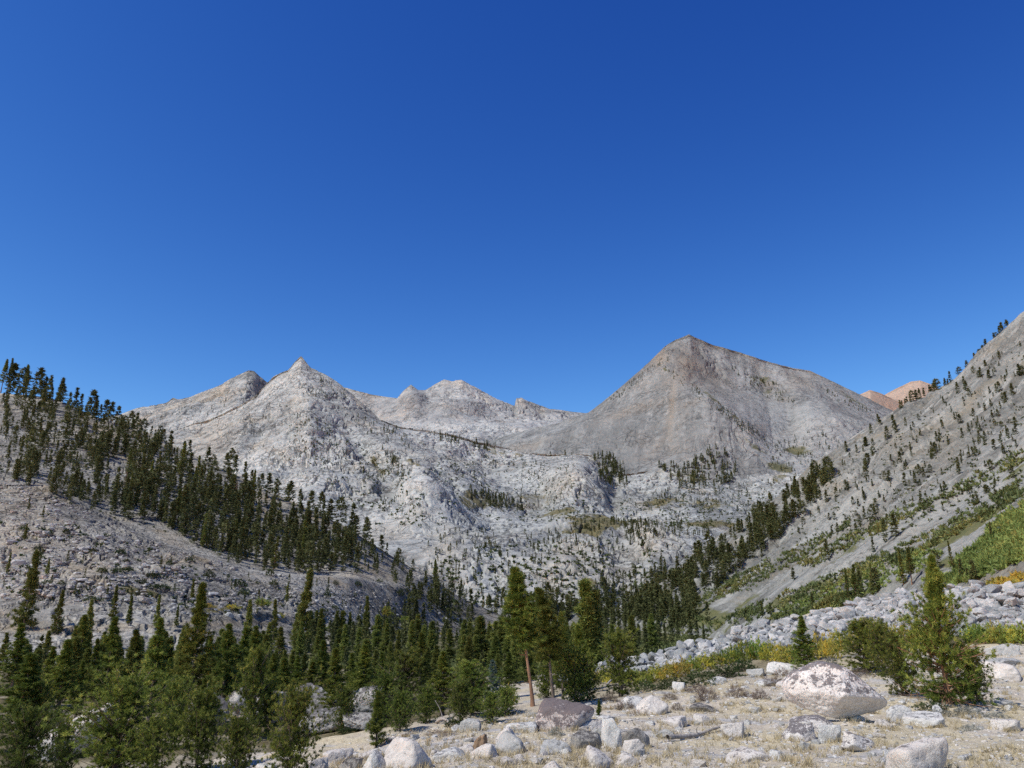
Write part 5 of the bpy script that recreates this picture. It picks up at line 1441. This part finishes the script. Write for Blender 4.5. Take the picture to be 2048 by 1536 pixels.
# bedrock outcrops among the near pines
def outcrop(name, blocks, mat, label, Yoff=0.0):
    parts = []; c0 = None
    for i, (x0, x1, y0, y1, dy) in enumerate(blocks):
        p = gpt((x0 + x1) / 2, y1); p = p + np.array([p[0] / p[1] * dy, dy, 0])
        m = mpp(p); w, h = (x1 - x0) * m, (y1 - y0) * m
        V, F = boulder(2000 + i * 7 + len(name), 5, planes=9, sharp=30, noise=.16, nscale=2.2)
        V = V * np.array([w * .60, w * .5, h * .55]); a = .2 * math.sin(i * 2.1)
        V = np.stack([V[:, 0] * math.cos(a) - V[:, 1] * math.sin(a), V[:, 0] * math.sin(a) + V[:, 1] * math.cos(a), V[:, 2]], -1)
        if c0 is None: c0 = p
        parts.append((V + (p - c0) + np.array([0, w * .3, h * .40]), F))
    V, F = merge(parts)
    tag(link(name, mk_mesh(name, V, F, M[mat], smooth=True), tuple(c0)), label, 'rock outcrop')


outcrop('rock_outcrop', [(585, 650, 1368, 1455, 0), (640, 720, 1378, 1455, 1.0), (700, 778, 1384, 1452, 1.5), (600, 690, 1410, 1462, -1.2), (690, 745, 1420, 1456, -1.0)], 'outcrop', 'broken pale outcrop with dark hollows among the near pines')
outcrop('rock_outcrop', [(378, 440, 1385, 1464, 0), (430, 520, 1378, 1462, 1.2), (500, 560, 1392, 1462, 1.6)], 'outcrop', 'smaller pale outcrop behind the pine with twisted trunk')


def slab_mesh():
    V, F = boulder(71, 5, planes=5, sharp=12, noise=.07)
    return V, F


p = gpt(112, 1520); m = mpp(p); V, F = slab_mesh()
V = V * np.array([68, 60, 44]) * m
V[:, 2] += np.clip(V[:, 0] / (68 * m), -1, 1) * 26 * m + V[:, 1] * .35
tag(link('bedrock_slab', mk_mesh('bedrock_slab', V, F, M['pink'], smooth=True), (p[0] + 6 * m, p[1] + 50 * m, p[2] + 34 * m)), 'tilted pale slab of bedrock showing between the near pines', 'rock slab')

# talus ridge
TAL = [(1100, 1366), (1128, 1358), (1180, 1343), (1340, 1312), (1450, 1279), (1560, 1253), (1700, 1217), (1810, 1195), (1900, 1183), (2060, 1177), (2060, 1276), (1940, 1276), (1700, 1290), (1500, 1308), (1340, 1336), (1180, 1362), (1130, 1368)]
TP = {}
for k in range(10):
    V, F = boulder(3000 + k, 3, planes=(5, 7, 8)[k % 3], sharp=60, noise=.012, flat=.8)
    TP[k] = V, F
TM = {(k, mt): mk_mesh('talus_block', TP[k][0], TP[k][1], M[mt]) for k in TP for mt in ('talus_a', 'talus_b')}
rtl = np.random.default_rng(61)
blocks = []
for q in sample_poly(TAL, 6000, rtl):
    p = gpt(q[0], q[1])
    if p[1] > 140: continue
    m = mpp(p)
    r = np.clip(rtl.lognormal(1.36, .58), 1.6, 14) * m
    blocks.append((r / m, p, r))
for s in np.linspace(0, 1, 150):                    # crest line
    k = s * 11; i = min(int(k), 7)
    a, b = np.array(TAL[i]), np.array(TAL[i + 1]); f = rtl.uniform(0, 1); i2 = int(rtl.integers(0, 8))
    a, b = np.array(TAL[i2], float), np.array(TAL[i2 + 1], float); q = a + (b - a) * f
    p = gpt(q[0], q[1] + 4); m = mpp(p); r = rtl.uniform(5, 13) * m
    if p[1] < 140: blocks.append((r / m, p, r))
blocks.sort(key=lambda b: -b[0])
parts_a, parts_b = [], []
for i, (rp, p, r) in enumerate(blocks):
    k = int(rtl.integers(0, 10)); sc = np.array([r * rtl.uniform(.8, 1.25), r * rtl.uniform(.7, 1.1), r * rtl.uniform(.45, .8)])
    e = mathutils.Euler((rtl.normal(0, .45), rtl.normal(0, .45), rtl.uniform(0, 6.28)))
    mt = 'talus_a' if rtl.uniform() < .55 else 'talus_b'
    pos = p + np.array([0, 0, r * rtl.uniform(-.1, 1.0)])
    if i < 230:
        o = link('talus_block', TM[(k, mt)], tuple(pos), e, tuple(sc))
        tag(o, 'pale grey block of the talus ridge' if mt == 'talus_a' else 'darker grey block of the talus ridge', 'talus block', ('pale' if mt == 'talus_a' else 'darker') + ' blocks of the talus ridge')
    else:
        V, F = TP[k]
        (parts_a if mt == 'talus_a' else parts_b).append(((V * sc) @ np.array(e.to_matrix()).T + pos, F))
Va, Fa = merge(parts_a); Vb, Fb = merge(parts_b)
o = link('talus_rubble', mk_mesh('talus_rubble', np.concatenate([Va, Vb]), np.concatenate([Fa, Fb + len(Va)]), [M['talus_a'], M['talus_b']], mi=np.concatenate([np.zeros(len(Fa), int), np.ones(len(Fb), int)])))
tag(o, 'heap of smaller angular grey blocks making up the talus ridge', 'talus', kind='stuff')

# ---------------------------------------------------------------- dead wood
def log_thing(name, a, b, r0, r1, label, mat='deadwood', cat='log', stubs=4):
    pa, pb = gpt(*a), gpt(*b)
    rg = np.random.default_rng(int(a[0]))
    t = np.linspace(0, 1, 14)[:, None]
    path = pa + (pb - pa) * t; L_ = np.linalg.norm(pb - pa)
    path[:, 2] += r0 * .8 + .02 * L_ * np.sin(t[:, 0] * 5 + rg.uniform(0, 6)); path[:, 1] += .015 * L_ * np.sin(t[:, 0] * 7)
    parts = [tube(path - pa, np.linspace(r0, r1, 14) * rg.uniform(.88, 1.1, 14), 8)]
    for _ in range(stubs):
        k = int(rg.integers(3, 13)); d = rg.normal(0, 1, 3); d[2] = abs(d[2]) + .4; d /= np.linalg.norm(d)
        l_ = rg.uniform(.2, .5) * (1 + L_ * .05)
        parts.append(tube(np.stack([path[k] - pa, path[k] - pa + d * l_ * .6, path[k] - pa + d * l_ + rg.normal(0, .05, 3)]), np.array([r1 * .6, r1 * .4, .008]), 5))
    V, F = merge(parts)
    tag(link(name, mk_mesh(name, V, F, M[mat], smooth=True), tuple(pa)), label, cat)


log_thing('fallen_log', (1640, 1262), (1695, 1228), .16, .10, 'weathered log lying on the talus ridge', stubs=2)
log_thing('fallen_log', (1335, 1482), (1440, 1462), .06, .03, 'grey bleached log lying in the gravel past the dark rocks', stubs=3)
log_thing('fallen_log', (872, 1446), (925, 1462), .05, .03, 'thin dead branch on the ground beside the rounded blue-grey boulder', stubs=3)
log_thing('fallen_log', (1205, 1378), (1236, 1362), .07, .03, 'curved dead branch at the foot of the lone bushy pine', stubs=3)
log_thing('dead_snag', (1772, 1300), (1752, 1246), .05, .02, 'bleached snag leaning behind the low spreading pine', stubs=5)
pst = gpt(958, 1499); m = mpp(pst)
th = np.linspace(0, 2 * np.pi, 22, endpoint=False); rows = []
rg = np.random.default_rng(9)
for j, hh in enumerate(np.linspace(-.15, 1, 9)):
    rad = 12 * m * (1.15 - .35 * max(hh, 0)) * (1 + .18 * np.sin(th * 5) + .08 * rg.normal(size=22))
    topcut = 1 - .35 * (.5 + .5 * np.cos(th - 2.5)) - .12 * rg.uniform(size=22)
    rows.append(np.stack([rad * np.cos(th) + hh * 5 * m, rad * .8 * np.sin(th), 30 * m * hh * topcut], -1))
rows.append(np.stack([8 * m * np.cos(th) * .5 + 4 * m, 6 * m * np.sin(th) * .5, np.full(22, 12 * m)], -1))
Vs = np.concatenate(rows); a = np.arange(len(Vs)).reshape(10, 22); j = np.roll(a, -1, 1)
tag(link('tree_stump', mk_mesh('tree_stump', Vs, np.stack([a[:-1], j[:-1], j[1:], a[1:]], -1).reshape(-1, 4), M['stumpwood'], smooth=True), tuple(pst)), 'splintered brown rotten stump on the straw ground', 'tree stump')

# ---------------------------------------------------------------- pebbles and dry grass, uncountable
rp = np.random.default_rng(71)
BENCH = [(560, 1560), (700, 1484), (900, 1450), (1000, 1432), (1150, 1405), (1350, 1372), (1560, 1342), (2070, 1300), (2070, 1640), (560, 1640)]
DI, FI = ICO[2]
PB = []
for k in range(6):
    V, F = boulder(4000 + k, 2, planes=7, sharp=20, noise=.05); PB.append((V, F))
groups = {'white': [], 'pink': [], 'grey': []}
for q in sample_poly(BENCH, 10000, rp, .25):
    p = gpt(q[0], min(q[1], 1620)); m = mpp(p)
    r = np.clip(rp.lognormal(.65, .6), .7, 7) * m * .8
    V, F = PB[int(rp.integers(0, 6))]
    a = rp.uniform(0, 6.28); c, s = math.cos(a), math.sin(a)
    W = V * np.array([r * rp.uniform(.8, 1.5), r, r * rp.uniform(.45, .8)])
    W = np.stack([W[:, 0] * c - W[:, 1] * s, W[:, 0] * s + W[:, 1] * c, W[:, 2]], -1) + p
    groups[('white', 'pink', 'grey')[int(rp.integers(0, 3))]].append((W, F))
Vs, Fs, Mi, off = [], [], [], 0
for gi, (k, lst) in enumerate(groups.items()):
    V, F = merge(lst); Vs.append(V); Fs.append(F + off); Mi.append(np.full(len(F), gi)); off += len(V)
tag(link('gravel', mk_mesh('gravel', np.concatenate(Vs), np.concatenate(Fs), [M['white'], M['pink'], M['grey']], mi=np.concatenate(Mi))), 'loose gravel and pebbles strewn over the bench', 'gravel', kind='stuff')
C = []
for q in sample_poly(BENCH, 1500, rp, 1.0):
    C.append(gpt(q[0], min(q[1], 1620)))
for (fx, fy, fw, fd) in FEET:
    if fw < .12: continue
    for _ in range(int(10 + 12 * fw)):
        a = rp.uniform(3.0, 6.5); k = rp.uniform(.92, 1.25)
        C.append(np.array([fx + fw * k * math.cos(a), fy + fd * k * math.sin(a), 0]))
C = np.array(C); n = len(C)
C = np.repeat(C, 2, 0) + rp.normal(0, .10, (2 * n, 3)) * np.array([1, 1, 0]); C[:, 2] = gz(C[:, 0], C[:, 1])
V, F, T = blades(C, np.tile([0, 0, 1.0], (len(C), 1)) + rp.normal(0, .2, (len(C), 3)), 9, .16, .012, .45, np.clip(rp.normal(.5, .25, len(C)), 0, 1), rp)
tag(link('dry_grass', mk_mesh('dry_grass', V, F, M['straw'], attrs={'tint': T})), 'short straw-coloured dry grass on the bench', 'grass', kind='stuff')

# ---------------------------------------------------------------- loose rubble strewn over the left hillside
rb = np.random.default_rng(91)
ga, gb = [], []
for poly, n in [([(0, 950), (200, 1035), (420, 1120), (640, 1165), (860, 1205), (940, 1240), (600, 1240), (300, 1225), (0, 1200)], 2600), ([(0, 800), (230, 850), (420, 940), (620, 1030), (780, 1115), (760, 1145), (480, 1110), (0, 940)], 900)]:
    for q in sample_poly(poly, n, rb, .5):
        p = surf(q[0], q[1], [lefth])
        if p is None: continue
        r = np.clip(rb.lognormal(-1.25, .55), .16, 1.3)
        V, F = PB[int(rb.integers(0, 6))]
        a = rb.uniform(0, 6.28); c, s_ = math.cos(a), math.sin(a)
        W = V * np.array([r * rb.uniform(.9, 1.6), r, r * rb.uniform(.5, .9)])
        W = np.stack([W[:, 0] * c - W[:, 1] * s_, W[:, 0] * s_ + W[:, 1] * c, W[:, 2]], -1) + p
        (ga if rb.uniform() < .45 else gb).append((W, F))
Va, Fa = merge(ga); Vb, Fb = merge(gb)
tag(link('rubble', mk_mesh('rubble', np.concatenate([Va, Vb]), np.concatenate([Fa, Fb + len(Va)]), [M['talus_a'], M['outcrop']], mi=np.concatenate([np.zeros(len(Fa), int), np.ones(len(Fb), int)]))), 'loose pale rubble strewn over the rocky hillside', 'rubble', kind='stuff')
